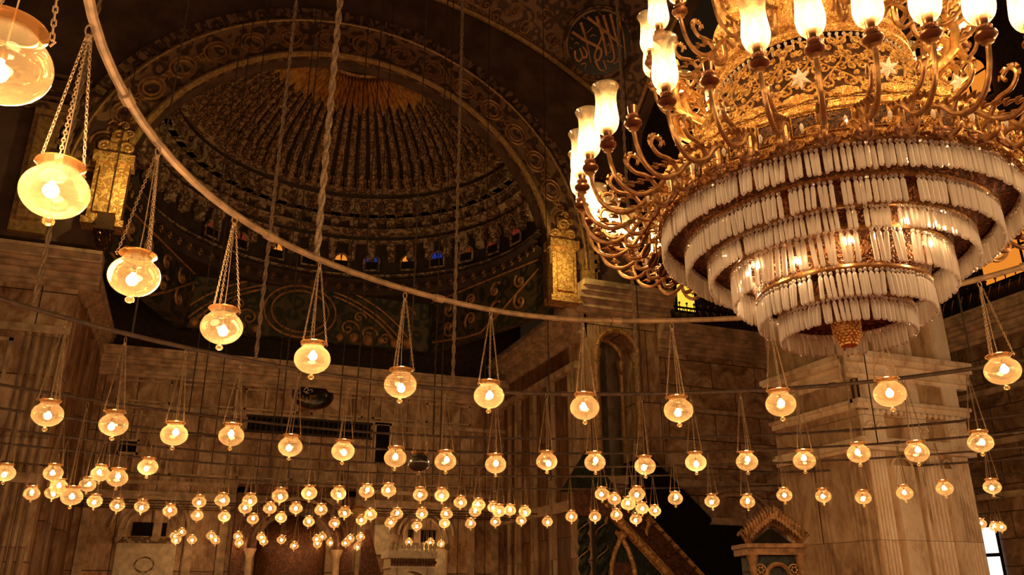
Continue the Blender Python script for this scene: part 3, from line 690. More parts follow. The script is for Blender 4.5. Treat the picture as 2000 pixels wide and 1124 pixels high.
# calligraphy strokes helper
def strokes(m, lst, c, u, v, n, k, off):
    for pts, w0, w1 in lst:
        P = [Vector((p[0],p[1],0)) for p in pts]; Q = []
        for i in range(len(P)-1):                              # catmull-rom
            p0, p1, p2, p3 = P[max(i-1,0)], P[i], P[i+1], P[min(i+2,len(P)-1)]
            for j in range(5):
                t = j/5; Q.append(.5*((2*p1)+(p2-p0)*t+(2*p0-5*p1+4*p2-p3)*t*t+(3*p1-p0-3*p2+p3)*t**3))
        Q.append(P[-1]); L = len(Q)
        pts3 = [c + u*(q.x*k) + v*(-q.y*k) + n*off for q in Q]
        m.tube(pts3, [max((w0+(w1-w0)*i/(L-1))*k*.5, .004) for i in range(L)], 6)
c = aty(1170,85,21.7); n = Vector((-.48,-.70,-.50)).normalized(); u = RGT - n*RGT.dot(n); u.normalize(); v = u.cross(n) * -1
if v.z < 0: v = -v
md = empty('calligraphy_medallion', c); tag(md, 'round black medallion with copper calligraphy on the pendentive', 'medallion')
rad = 72/F*(c-EYE).dot(FWD)
m = MB(); B = Matrix((u, v, n)).transposed().to_4x4()
MB_ = MB().lathe([(.001,-.12),(rad*.86,-.12),(rad*.86,0),(.001,0)], 48); m.merge(MB_, B); m.build('disc', M['black'], md)
m = MB(); m.merge(MB().lathe([(rad*.84,-.14),(rad*1.0,-.14),(rad*1.0,.02),(rad*.97,.08),(rad*.93,.03),(rad*.9,.09),(rad*.85,.07),(rad*.84,0)], 48), B); m.build('frame', M['arch'], md)
S7 = [([(100,390),(230,475),(390,560),(412,620),(380,685),(342,660),(352,600),(400,480),(430,400)],34,16),([(190,300),(250,480),(303,715)],36,8),([(258,245),(450,395),(645,565)],36,14),
 ([(355,240),(430,470),(468,645)],36,24),([(425,230),(500,460),(548,640),(520,705),(470,690)],34,16),([(500,220),(555,430),(604,600),(590,690),(540,725)],32,12),([(578,235),(640,450),(668,690)],30,10),
 ([(130,585),(140,660),(180,692),(212,640),(178,560)],30,18),([(210,645),(250,655),(255,600),(212,545)],28,16),([(250,412),(312,350)],10,8),([(290,445),(320,425),(352,440)],12,8),([(82,448),(118,470)],10,6),
 ([(200,725),(250,718),(240,775)],12,8),([(350,690),(395,775),(445,795)],30,14),([(438,690),(470,785)],26,10),([(122,512),(148,500),(172,522)],10,8),([(80,548),(102,572)],12,8),([(215,238),(232,258)],10,8),([(380,200),(398,225)],10,6),([(470,545),(490,520),(510,600),(470,610)],12,8)]
S7 = [([(x-385,y-515) for x,y in p],a,b) for p,a,b in S7]
m = MB(); strokes(m, S7, Vector((0,0,0)), u, v, n, rad*.86/335, .015); m.build('calligraphy', M['script'], md)
# oval plaque on the apse wall
c = aty(612,772,YB-.16); kx = (c-EYE).dot(FWD)/F
pl = empty('oval_plaque', (c.x,YB,c.z)); tag(pl, 'dark oval plaque with white and orange calligraphy on the apse back wall', 'plaque')
m = MB(); pr = [(.001,.16),(.6,.14),(.9,.09),(1,.02),(1,0)]
for (r, z) in pr: pass
rx, rz = 36*kx*1.05, 26*kx
q = MB().lathe([(r,z) for r,z in pr], 40); m.merge(q, Matrix(((rx,0,0,0),(0,0,-1,0),(0,rz,0,0),(0,0,0,1)))); m.build('oval_board', M['black'], pl)
m = MB(); m.tube([(rx*math.cos(R_(9*i)),-.05,rz*math.sin(R_(9*i))) for i in range(40)], .05, 6, True); m.build('frame', M['bronze'], pl)
SW = [([(370,460),(400,420),(430,450),(390,490),(440,490)],14,12),([(445,450),(482,445),(475,482)],12,8),([(362,470),(420,505)],10,8)]
SO = [([(290,545),(300,588),(370,600)],14,10),([(365,530),(360,592)],12,8),([(430,605),(408,545)],14,8),([(460,518),(466,590),(440,612)],14,8),([(478,532),(550,520)],12,8),([(498,604),(550,580)],12,8),([(318,602),(400,596)],10,8),([(400,622),(445,612)],10,8)]
for nm, S, mt in (('white_calligraphy',SW,'scriptw'),('orange_calligraphy',SO,'scripto')):
    m = MB(); strokes(m, [([(x-500,y-515) for x,y in p],a,b) for p,a,b in S], Vector((0,-.15,0)), Vector((1,0,0)), Vector((0,0,1)), Vector((0,-1,0)), kx/7.02, 0); m.build(nm, M[mt], pl)

# ------------------------------------------------------------------ furnishings along the walls
# tall pulpit staircase
YM = 22.9
def my(px, py, y=YM): return aty(px, py, y)
mb = empty('pulpit_staircase', (my(1240,1124).x,YM,0)); O = mb.location.copy()
tag(mb, 'tall dark green and red pulpit staircase with gilt arch, beside the corner wall', 'pulpit')
def mp(px, py, y=YM): p = my(px,py,y); return Vector((p.x,y,p.z)) - O
def down(p, z=0): return Vector((p.x,p.y,z))
a, b = mp(1150,965), mp(1330,1160); slope = (b.z-a.z)/(b.x-a.x); b2 = Vector((a.x+(0-a.z+.2)/slope,0,.2))
m = MB().prism([down(mp(1175,1000)), b2, mp(1175,1000)], (0,.7,0)); m.build('side_panel', M['green'], mb, False)
m = MB(); d = Vector((b2.x-a.x,0,b2.z-a.z))
p0 = mp(1190,1000); t0 = [p0, Vector((p0.x+(.2-p0.z)/slope,p0.y,.2))]
m.tube([t0[0]+Vector((0,-.05,0)), t0[1]+Vector((0,-.05,0))], .16, 8); m.build('stringer', M['gildwood'], mb)
r0 = mp(1248,990); r1 = Vector((r0.x+(.9-r0.z)/slope,r0.y,.9))
m = MB().tube([r0,r1], .07, 8); m.build('handrail', M['gildwood'], mb)
m = MB().prism([t0[0],t0[1],r1,r0], (0,.08,0)); m.build('balustrade', M['redwood'], mb, False)
m = MB()
for i in range(14):
    f = i/13; lo = t0[0].lerp(t0[1],f); hi = r0.lerp(r1,f); m.tube([lo+Vector((0,-.05,0)), hi+Vector((0,-.05,0))], .04, 6); c = lo.lerp(hi,.5); m.ball(c+Vector((0,-.06,0)), .09, 6, 5)
m.build('balusters', M['redwood'], mb)
ax, az = mp(1211,1052).x, mp(1211,1052).z
for s in (-1,1):
    m = MB().tube([(ax+s*.02,-.08,az),(ax+s*.22,-.08,az-.35),(ax+s*.38,-.08,az-.8),(ax+s*.44,-.08,az-1.4),(ax+s*.44,-.08,.2)], .075, 8); m.build('arch_rib', M['gildwood'], mb)
m = MB(); m.ball((ax,-.1,az+.06), .15, 8, 6); m.ball((ax-.14,-.08,az+.14), .08, 6, 5); m.ball((ax+.14,-.08,az+.14), .08, 6, 5); m.build('finial', M['gildwood'], mb)
m = MB().box((ax-.4,-.03,.2),(ax+.4,0,az-.7)); m.build('arch_fill', M['redwood'], mb, False)
for px in (1136,1171):
    x = mp(px,1010).x; zt = mp(px,1012).z
    m = MB()
    for k in range(2): m.tube([(x+.1*math.cos(.5*j+PI*k), -.1+.1*math.sin(.5*j+PI*k), .1+(zt-.1)*j/60) for j in range(61)], .09, 6)
    m.build('twisted_column', M['green'], mb)
    m = MB().tube([(x+.17*math.cos(.5*j+PI/2), -.1+.17*math.sin(.5*j+PI/2), .1+(zt-.1)*j/60) for j in range(61)], .018, 5); m.build('gilt_spiral', M['archgold'], mb)
x0, x1 = mp(1130,1010).x, mp(1182,1010).x; zt = mp(1150,1010).z; zc = mp(1150,945).z
m = MB().box((x0-.1,-.25,zt),(x1+.1,.7,zt+.25)); m.box((x0,-.15,zt+.25),(x1,.66,zc-.2)); m.build('platform', M['redwood'], mb, False)
m = MB(); c = Vector(((x0+x1)/2,.2,zc-.2)); zr = mp(1150,905).z
m.add([(x0-.25,-.35,c.z),(x1+.25,-.35,c.z),(x1+.25,.74,c.z),(x0-.25,.74,c.z),(c.x,c.y,zr+.5)], [(0,1,4),(1,2,4),(2,3,4),(3,0,4),(3,2,1,0)]); m.build('canopy_roof', M['green'], mb, False)
for px, y0, y1 in ((1179,985,1040),(1259,1015,1048)):
    m = MB()
    p = mp(px,y0); q = mp(px,y1); m.tube([p+Vector((.05*math.sin(k),-.15,(q.z-p.z)*k/6)) for k in range(7)], [.07,.06,.07,.05,.06,.04,.02], 6)
    m.build('hanging_finial', M['gildwood'], mb)
# dark wood stair enclosure behind it
YE = 23.75
en = empty('stair_enclosure', (aty(1400,1100,YE).x,YE,0)); O2 = en.location.copy(); tag(en, 'black sloping stair enclosure behind the red pulpit handrail', 'stairs')
P = [aty(px,py,YE) for px,py in ((1232,902),(1262,892),(1392,1026),(1452,1030))]; P = [Vector((p.x,YE,p.z))-O2 for p in P]
m = MB().prism([P[0],P[1],P[2],P[3],down(P[3]),down(P[0])], (0,.45,0)); m.build('side_wall', M['dark'], en, False)
m = MB().tube([P[1]+Vector((0,-.04,.05)),P[2]+Vector((0,-.04,.05))], .07, 6); m.build('rail', M['dark'], en)
m = MB().box((P[2].x-.1,-.15,P[2].z),(P[3].x+.2,.45,P[2].z+.22)); m.build('lintel', M['trim'], en, False)

# gilded cabinet with leafy pediment
YK = 10.6
kc = aty(1516,1124,YK); kq = empty('gilded_cabinet', (kc.x,YK,0)); kz = R_(-18); kq.rotation_euler = (0,0,kz)
tag(kq, 'dark green cabinet with gilt columns and a leafy pediment, in front of the pier', 'cabinet')
ks = (kc-EYE).dot(FWD)/F*.86
hwk = 62*ks; zf = aty(1516,1076,YK).z; ztop = aty(1508,1012,YK).z
MB().box((-hwk*.85,-.05,0),(hwk*.85,.5,zf-.05)).build('body', M['green'], kq, False)
m = MB().box((-hwk*1.08,-.16,zf-.07),(hwk*1.08,.55,zf+.03)); m.box((-hwk*1.15,-.2,zf+.03),(hwk*1.15,.55,zf+.09)); m.build('entablature', M['oldgilt'], kq, False)
for s in (-1,1):
    m = MB().lathe([(.07,.05),(.07,.15),(.045,.22),(.05,.9),(.04,zf-.35),(.06,zf-.28),(.045,zf-.24),(.085,zf-.1),(.09,zf-.07)], 12, (s*hwk*.88,-.08,0)); m.build('column', M['oldgilt'], kq)
m = MB()
hp = ztop-zf-.09
for s in (-1,1):                       # overlapping leaves climbing to the apex
    for i in range(10):
        f = i/9; x = s*hwk*.98*(1-f); z = zf+.12+hp*.80*(f**.85)
        for q, (da, L) in enumerate(((48,.20),(12,.24),(-24,.17))):
            a_ = R_(90+s*-da*.9); dx, dz = math.cos(a_)*L, math.sin(a_)*L
            m.tube([(x,-.02,z-.05),(x+dx*.45,-.09-.03*q,z+dz*.35),(x+dx*.8,-.11-.02*q,z+dz*.75),(x+dx,-.05-.02*q,z+dz*.98)], [.012,.026,.02,.003], 6)
    m.tube([(s*hwk*1.0*(1-j/12),-.03,zf+.11+hp*.78*(j/12)**.85) for j in range(13)], .035, 6)
    m.tube([(s*hwk*1.08+s*.10*math.exp(-.12*j)*math.cos(j*.5),-.05,zf+.2+.10*math.exp(-.12*j)*math.sin(j*.5)) for j in range(20)], .024, 6)
m.build('leaf_pediment', M['oldgilt'], kq)
m = MB().prism([(-hwk*.8,0,zf+.08),(hwk*.8,0,zf+.08),(hwk*.3,0,zf+hp*.6),(0,0,zf+hp*.82),(-hwk*.3,0,zf+hp*.6)], (0,.15,0)); m.build('pediment_board', M['dark'], kq, False)
m = MB(); r = hwk*.42
za = aty(1516,1103,YK).z-r
m.tube([(r,-.09,.1),(r,-.09,za)]+[(r*math.cos(R_(15*i)),-.09,za+r*math.sin(R_(15*i))) for i in range(13)]+[(-r,-.09,.1)], .035, 6)
m.tube([(-hwk*.7,-.08,za),(-r-.02,-.08,za)], .03, 6); m.tube([(hwk*.7,-.08,za),(r+.02,-.08,za)], .03, 6); m.build('arch_moulding', M['oldgilt'], kq)
for s in (-1,1):
    m = MB(); c = (s*hwk*.62,-.07,zf-.28)
    m.tube([(c[0]+.08*math.cos(t),-.07,c[2]+.08*math.sin(t)) for t in [PI*k/8 for k in range(16)]], .012, 5, True)
    for k in range(6): m.ball((c[0]+.04*math.cos(PI*k/3),-.08,c[2]+.04*math.sin(PI*k/3)), .02, 6, 4)
    m.build('rosette', M['archgold'], kq)
pb_ = aty(1560,1038,YK+.42); zt_ = zf+.09
bb = empty('standing_bulb', (pb_.x,pb_.y,zt_)); tag(bb, 'tiny lit bulb on a thin stem at the cabinet pediment\'s outer end', 'bulb')
MB().lathe([(.05,0),(.05,.015),(.01,.03),(.01,pb_.z-zt_-.03),(.018,pb_.z-zt_-.02)], 10).build('stem', M['oldgilt'], bb)
MB().ball((0,0,pb_.z-zt_), .024, 10, 6).build('bulb', M['bulb'], bb)
# small marble pulpit with crenellated parapet and its slanting stair board
YS = 29.2
s0, s1 = aty(752,1078,YS), aty(846,1078,YS); zt = s0.z; sw = (s1.x-s0.x)/2
sp = empty('marble_pulpit', ((s0.x+s1.x)/2,YS,0)); tag(sp, 'small white marble pulpit with pierced crown-like parapet in the apse', 'pulpit')
m = MB().box((-sw,-.6,zt-.22),(sw,.6,zt)); m.box((-sw*.9,-.52,zt-.5),(sw*.9,.52,zt-.22)); m.box((-sw*.95,-.56,zt-.56),(sw*.95,.56,zt-.5)); m.build('cornice', M['white'], sp, False)
m = MB()
for i in range(11):
    x = -sw*.9+sw*1.8*i/10; m.lathe([(.05,0),(.03,.06),(.07,.14),(.05,.22),(.02,.27),(.001,.3)], 8, (x,-.5,zt))
m.build('crest', M['white'], sp)
m = MB()
for i in range(16):
    x = -sw*.86+sw*1.72*i/15; m.tube([(x,-.6,zt-.24),(x,-.58,zt-.48)], .035, 5); m.ball((x+.05,-.58,zt-.36), .05, 6, 4)
m.build('muqarnas', M['redwood'], sp)
za = zt-1.0
m = MB()
for s in (-1,1): m.box((s*sw*.85,-.5,0),(s*sw*.62,.5,za))
ar = [(sw*.62*math.cos(R_(15*i)), za+ .35*math.sin(R_(15*i))) for i in range(13)]
for i in range(12):
    p, q = ar[i], ar[i+1]; m.prism([(p[0],-.5,p[1]),(q[0],-.5,q[1]),(q[0],-.5,zt-.5),(p[0],-.5,zt-.5)], (0,1.0,0))
for s in (-1,1): m.box((s*sw*.85,-.5,za),(s*sw*.6,.5,zt-.5))
m.build('arched_body', M['white'], sp, False)
b0, b1 = aty(716,1035,28.6), aty(742,1140,28.6)
m = MB().prism([(b0.x-.15,28.6,b0.z),(b0.x+.12,28.6,b0.z),(b1.x+.1,28.6,b1.z),(b1.x+.1,28.6,0),(b1.x-.7,28.6,0)], (0,.2,0))
o = m.build('slanted_board', M['redwood'], None, False); tag(o, 'slanting red-brown board leaning beside the small white pulpit', 'board')
p0 = aty(745,1030,YB); p1 = aty(757,1015,YB)
m = MB().box((aty(728,1030,YB).x,YB-.45,aty(728,1085,YB).z),(aty(757,1030,YB).x,YB-.16,aty(757,1028,YB).z)); o = m.build('pale_tablet', M['white'], None, False); tag(o, 'pale stone tablet on the wall behind the slanting board', 'tablet')

# lantern box by the left impost
p = aty(203,455,YQ-.6)
ln = empty('wall_lantern', (p.x,YQ-.6,p.z-.45)); tag(ln, 'dark pierced lantern hanging below the left gilded impost', 'lantern')
m = MB().box((-.22,-.22,.5),(.22,.22,.95)); m.box((-.27,-.27,.46),(.27,.27,.52)); m.build('cap', M['panel'], ln, False)
m = MB()
for i in range(10):
    for j in range(5):
        a_ = 2*PI*i/10+.3*(j%2); r = .26-.03*j; m.tube([(r*math.cos(a_+t),r*math.sin(a_+t),.45-.1*j+.05*math.sin(t*10)) for t in (0,.1,.2,.3,.4)], .018, 4)
m.build('lattice_basket', M['bronze'], ln)
m = MB().tube([(0,0,.95),(0,0,7)], .015, 5); m.build('hanging_rod', M['cable'], ln)

# ------------------------------------------------------------------ lamp rings
RCX, RCY, ZB = 3.03, 3.68, 4.33
RINGS = [3.80, 7.22, 10.9, 12.6, 14.5, 16.1, 18.7]
rl = ['innermost iron lamp ring circling the chandelier','second iron lamp ring, carrying the curved row of globes below the nearest ring','third iron lamp ring, thin and dark, beyond the second','fourth dark lamp ring, reaching across the pier','fifth dark lamp ring in front of the apse','sixth dark lamp ring in front of the apse','outermost dark lamp ring before the apse mouth']
RC_OBJ = []
for k, (r, lab) in enumerate(zip(RINGS, rl)):
    a0, a1 = (0, 2*PI) if k < 3 else (R_(28), R_(135))
    n = 96; closed = k < 3
    def pt(a): return (r*math.cos(a), r*math.sin(a), .012*math.sin(7*a))
    pts = [pt(a0+(a1-a0)*i/n) for i in range(n if closed else n+1)]
    e = empty('hanging_lamp_ring', (RCX,RCY,ZB)); tag(e, lab, 'lamp ring', 'concentric iron lamp rings'); RC_OBJ.append(e)
    MB().tube(pts, .028 if k < 2 else .022, 8, closed).build('bar', M['iron'] if k == 0 else M['iron_shaded'], e)
    cm = MB().tube([(0,-.05,0),(0,.05,0)], .04 if k < 2 else .032, 8).data('bar_coupling', M['iron'] if k == 0 else M['iron_shaded'])
    for i in range(4, n, 8):
        p = Vector(pts[i]); q = Vector(pts[(i+1) % len(pts)]); link('bar_coupling', cm, e, p, math.atan2(-(q-p).x,(q-p).y))
for y, lab in ((28.3,'straight dark lamp bar nearest the mouth of the apse'),(29.3,'straight dark lamp bar across the middle of the apse'),(30.3,'straight dark lamp bar in the inner apse'),(31.1,'straight dark lamp bar deepest in the apse')):
    e = empty('hanging_lamp_bar', (4.2,y,ZB)); tag(e, lab, 'lamp bar'); MB().tube([(AX0-4.2,0,0),(AX1-4.2,0,0)], .022, 6).build('bar', M['iron_shaded'], e)

# suspension ropes
def rope_mesh(L, r, twist=True):
    m = MB()
    if twist:
        n = int(L/.05)
        for k in range(2): m.tube([(r*.55*math.cos(.8*j+PI*k), r*.55*math.sin(.8*j+PI*k), L*j/n) for j in range(n+1)], r*.62, 5)
    else: m.tube([(0,0,0),(0,0,L)], r, 6)
    return m.data('rope', M['rope'] if twist else M['cable'])
big = rope_mesh(22, .03); mid_ = rope_mesh(22, .026); thin = rope_mesh(22, .012, False)
ropes = [(620,488,0,big,'thick twisted rope holding the innermost ring in front of the ribbed semidome'),
 (498,715,1,mid_,'twisted rope crossing the left half of the semidome'),(884,765,1,mid_,'twisted rope crossing the right half of the semidome'),(800,750,1,thin,'thin rope just left of the right semidome rope'),
 (60,625,1,mid_,'twisted rope at the left edge beside the large globes'),(255,670,1,thin,'thin rope behind the second large globe'),
 (1248,790,1,mid_,'dark twisted rope in front of the gallery columns'),(1650,752,1,mid_,'dark rope passing before the pier below the chandelier finial'),(1905,740,1,thin,'thin rope right of the pier'),
 (362,855,2,thin,'dark cable before the apse wall left of the black grille'),(545,868,2,thin,'dark cable crossing the left part of the black grille'),(690,872,2,thin,'dark cable crossing the right part of the black grille'),(845,876,2,thin,'dark cable right of the black grille'),(1262,895,3,thin,'dark cable along the minbar stair enclosure'.replace('minbar ','')),
 (378,905,3,thin,'second dark cable left of the black grille'),(655,915,3,thin,'dark cable below the oval plaque'),(858,920,3,thin,'second dark cable right of the black grille'),(1715,870,3,thin,'dark cable down the face of the pier'),
 (525,925,4,thin,'dark cable descending through the left end of the grille'),(712,935,4,thin,'dark cable descending past the right end of the grille'),(410,930,5,thin,'third dark cable left of the black grille'),(945,945,5,thin,'dark cable near the right apse columns'),(1075,945,5,thin,'dark cable before the reeded columns')]
for px, py, k, me, lab in ropes:
    p = atcyl(px, py, RCX, RCY, RINGS[k]); o = link('hanging_rope', me, None, (p.x,p.y,ZB)); tag(o, lab, 'rope', 'ropes holding the lamp rings')

# ------------------------------------------------------------------ pendant globe lamps
def prof_globe():
    P = []
    for i in range(15):
        a = -PI/2 + R_(6) + (R_(90+52)-R_(6))*i/14; P.append((.15*math.cos(a), .122*math.sin(a)))
    r0 = P[-1][0]; z0 = P[-1][1]
    return [(.001,-.122)] + P + [(r0*.93,z0+.012),(r0*.92,z0+.026)]
PG = prof_globe(); NZ = PG[-1][1]; NRD = PG[-1][0]
G = {}
G['globe'] = MB().lathe(PG, 32).data('glass_globe', M['globe'])
G['frost'] = MB().lathe(PG, 32).data('glass_globe', M['globe_frost'])
G['dark'] = MB().lathe(PG, 24).data('glass_globe', M['unlit'])
G['rim'] = MB().lathe([(NRD*.98,NZ-.012),(NRD+.012,NZ+.004),(NRD+.026,NZ+.016),(NRD+.024,NZ+.024),(NRD+.004,NZ+.018),(NRD*.95,NZ+.006)], 28).data('rim', M['rimglass'])
G['finial'] = MB().lathe([(.012,-.118),(.016,-.126),(.012,-.132),(.020,-.137),(.027,-.150),(.024,-.163),(.012,-.172),(.001,-.174)], 14).data('finial', M['globe_frost'])
G['bulb'] = MB().lathe([(.001,-.036),(.018,-.031),(.030,-.018),(.035,-.002),(.032,.012),(.024,.024),(.014,.034),(.012,.045)], 16).data('bulb', M['bulb'])
G['socket'] = MB().lathe([(.013,.045),(.016,.05),(.016,.085),(.008,.095),(.003,.10)], 10).data('socket', M['bronze'])
CT = .80                                    # nominal height of the chain apex above the globe centre
def chain_mesh(a):
    m = MB(); A = Vector(((NRD+.03)*math.cos(a),(NRD+.03)*math.sin(a),NZ+.02)); B = Vector((.012*math.cos(a),.012*math.sin(a),CT)); n = 34
    d = (B-A)/n; t = d.normalized(); u = t.cross(Vector((0,0,1))).normalized(); w = t.cross(u)
    for i in range(n):
        c = A + d*(i+.5); x = u if i % 2 else w
        m.tube([c + t*(d.length*.72*math.cos(k*PI/3)) + x*(.0075*math.sin(k*PI/3)) for k in range(6)], .0028, 4, True)
    m.tube([A+Vector((0,0,-.02)), A+Vector((.012*math.cos(a),.012*math.sin(a),-.004)), A], .004, 5)
    return m.data('chain', M['chain'])
G['chains'] = [chain_mesh(R_(a)) for a in (25,140,262)]
G['wire'] = MB().tube([(0,0,.06),(.006,0,.3),(0,.006,CT)], .0035, 5).data('wire', M['chain'])
m = MB(); m.tube([(.02*math.cos(R_(20*k)),0,CT+.03+.03*math.sin(R_(20*k))) for k in range(18)], .005, 5, True)
m.lathe([(.001,CT-.03),(.014,CT-.02),(.016,CT),(.006,CT+.01)], 10)
G['hook'] = m.data('hook', M['chain'])

PLACED = []
def lamp(pos, lab, grp, zbar=ZB, kind='globe', lit=True, near=True):
    PLACED.append(pos); e = empty('pendant_globe_lamp', pos); tag(e, lab, 'lamp', grp)
    e.rotation_euler = (R_(random.uniform(-2,2)), R_(random.uniform(-2,2)), random.uniform(0,6.28))
    link('glass_globe', G[kind], e); link('rim', G['rim'], e); link('finial', G['finial'], e)
    s = (zbar - pos.z - .02 - NZ)/(CT + .06 - NZ)
    hang = [link('chain', c, e) for c in G['chains']] + [link('wire', G['wire'], e), link('hook', G['hook'], e)]
    for h in hang: h.scale = (1,1,s); h.location = (0,0,NZ*(1-s))
    z = random.uniform(-.035,.035)
    if lit:
        b = link('bulb', G['bulb'], e, (random.uniform(-.02,.02),random.uniform(-.02,.02),z)); link('socket', G['socket'], b)
    return e
ORD = 'first second third fourth fifth sixth seventh eighth ninth tenth eleventh twelfth thirteenth fourteenth fifteenth sixteenth seventeenth eighteenth nineteenth twentieth'.split()
def ordn(i, n): return 'leftmost' if i == 0 else ('rightmost' if i == n-1 else ORD[i])
def P2(s): return sorted([tuple(map(int, q.split(','))) for q in s.split()])
def nearest_ring(px, py, ks):
    p = atz(px,py,3.43); r = math.hypot(p.x-RCX,p.y-RCY)
    for k in sorted(ks, key=lambda k: abs(RINGS[k]-r)):          # next ring over where two lamps would touch
        q = atcyl(px,py,RCX,RCY,RINGS[k])
        if all(math.hypot(q.x-a.x,q.y-a.y) > .36 for a in PLACED): return q
    return q
NUM = 0
r1 = [(2,125),(107,375),(262,540),(433,640),(610,702),(782,752),(955,774),(1142,797),(1325,802),(1525,790),(1738,770),(1958,725)]
n1 = ['large amber globe lamp cut off by the photo\'s left edge','large glowing globe lamp before the dark left pilaster','clear globe lamp with two bright spots below the arch\'s left foot','clear globe lamp in front of the frieze scrolls, left of the roundel',
 'frosted bright globe lamp just above the dark oval plaque','yellowish globe lamp right of the oval plaque on the innermost ring','frosted globe lamp at the apse\'s right end on the innermost ring','globe lamp on the innermost ring in front of the gilt columns','clear globe lamp on the innermost ring right of the gilt columns','globe lamp on the innermost ring below the chandelier\'s left crystals','globe lamp on the innermost ring before the pier\'s carved cornice','globe lamp on the innermost ring right of the pier at the photo\'s edge']
frost1 = {1,4,6}
for i, ((x,y), lab) in enumerate(zip(r1, n1)):
    lamp(atcyl(x,y,RCX,RCY,RINGS[0]), lab, 'globe lamps on the innermost ring', kind='frost' if i in frost1 else 'globe')
r2 = [(93,810),(222,830),(340,850),(452,852),(567,873),(670,882),(772,895),(870,902),(968,908),(1068,902),(1162,904),(1260,911),(1359,904),(1459,903),(1571,901),(1677,887),(1791,885),(1915,865)]
for i, (x,y) in enumerate(r2):
    lamp(atcyl(x,y,RCX,RCY,RINGS[1]), 'glass globe lamp on the second ring, %s of its eighteen lit lamps%s' % (ordn(i,18), '' if i in (0,17) else ' from the left'), 'globe lamps on the second ring', kind='frost' if i in (2,5,12) else 'globe')
lamp(atcyl(818,904,RCX,RCY,RINGS[1]), 'unlit dark globe lamp on the second ring among lit ones', 'globe lamps on the second ring', kind='dark', lit=False)
r3 = P2('1319,975 1391,980 1460,981 1532,968 1608,970 1686,973 1767,964 1845,955 1938,952')
for i, (x,y) in enumerate(r3):
    lamp(atcyl(x,y,RCX,RCY,RINGS[3]), 'small clear globe lamp, %s in the row of nine crossing the pier%s' % (ordn(i,9), '' if i in (0,8) else ' from the left'), 'globe lamps in the row crossing the pier')
def row(pts, ks, fmt, grp, kind=None):
    n = len(pts)
    for i, (x,y) in enumerate(pts):
        p = nearest_ring(x,y,ks); lamp(p, fmt % ((ordn(i,n)) + ('' if i in (0,n-1) else ' from the left')), grp, kind='frost' if random.random() < .3 else 'globe')
row(P2('10,925 62,965 104,925 115,951 103,963 140,971 171,948 185,980 196,926 229,935 229,988 277,990 289,913 332,999'), (2,3,4,5), 'globe lamp, %s in the cluster before the wall left of the apse', 'globe lamps clustered left of the apse')
row(P2('389,981 434,978 488,978 547,969 604,964 661,965 716,961 759,959 821,967 863,968 899,982'), (3,4,5,2), 'globe lamp, %s in the upper far row before the apse', 'globe lamps of the upper far row')
row(P2('479,993 527,994 578,994 627,997 673,1002 724,1006 775,1005 824,1004 872,1005'), (5,4,6), 'globe lamp, %s in the middle far row before the apse', 'globe lamps of the middle far row')
row(P2('385,1008 438,1010 494,1015 549,1012 603,1020 653,1023 706,1017 762,1022 814,1028 868,1023 919,1024 968,1020 1018,1017 1069,1020'), (6,5), 'small globe lamp, %s in the lower far row at the apse mouth', 'globe lamps of the lower far row')
row(P2('928,1000 935,987 964,992 975,999 996,998 1025,1000'), (3,4,5,6), 'bright globe lamp, %s in the cluster before the reeded apse columns', 'globe lamps clustered before the reeded columns')
row(P2('1116,1010 1162,1010 1176,966 1200,976 1204,1007 1227,985 1244,966 1242,1015 1254,994 1279,999'), (2,3,4,5), 'globe lamp, %s in the cluster above the pulpit staircase', 'globe lamps clustered above the pulpit staircase')
lamp(nearest_ring(700,1003,(5,4,6)), 'unlit globe lamp among the middle far row before the niche', 'globe lamps of the middle far row', kind='globe', lit=False)
ap = P2('341,1048 355,1041 344,1055 375,1055 412,1047 421,1057 465,1048 467,1061 510,1050 515,1059 550,1055 553,1064 575,1067 602,1061 618,1054 629,1049 620,1064 645,1060 684,1053 675,1062 704,1050 698,1068 799,1060 841,1060 832,1067 861,1063')
A1 = [q for q in ap if q[1] < 1056]; A2 = [q for q in ap if q[1] >= 1056]
for pts, yy, fmt in ((A1,(29.3,28.3),'tiny globe lamp, %s in the upper row deep inside the apse'),(A2,(30.3,31.1),'tiny globe lamp, %s in the lowest row deep inside the apse')):
    for i, (x,y) in enumerate(pts):
        p = aty(x,y,yy[i % 2])
        for yv in (yy[i % 2], yy[1 - i % 2], 29.3, 30.3, 28.3, 31.1):
            p = aty(x,y,yv)
            if all(math.hypot(p.x-a.x,p.y-a.y) > .36 for a in PLACED): break
        lamp(p, fmt % (ordn(i,len(pts)) + ('' if i in (0,len(pts)-1) else ' from the left')), 'globe lamps deep inside the apse')
# three lamps seen past the pier, hung from a short bar
for i, (x,y,lab) in enumerate(((1916,1024,'small globe lamp at the pier\'s right edge near the daylit window'),(1943,1030,'bright globe lamp above the daylit window'),(1955,1031,'globe lamp just right of the bright one above the daylit window'))):
    lamp(atz(x,y,3.43)*1.0 if i else atz(x,y,3.43), lab, 'globe lamps beyond the pier')
p0 = atz(1916,1024,3.43); p1 = atz(1955,1031,3.43); e = empty('hanging_lamp_bar', (p0.x,p0.y,ZB)); tag(e, 'short dark lamp bar beyond the pier above the daylit window', 'lamp bar')
MB().tube([(-.5,-.2,0),(p1.x-p0.x+.6,p1.y-p0.y+.2,0)], .02, 6).build('bar', M['iron_shaded'], e)

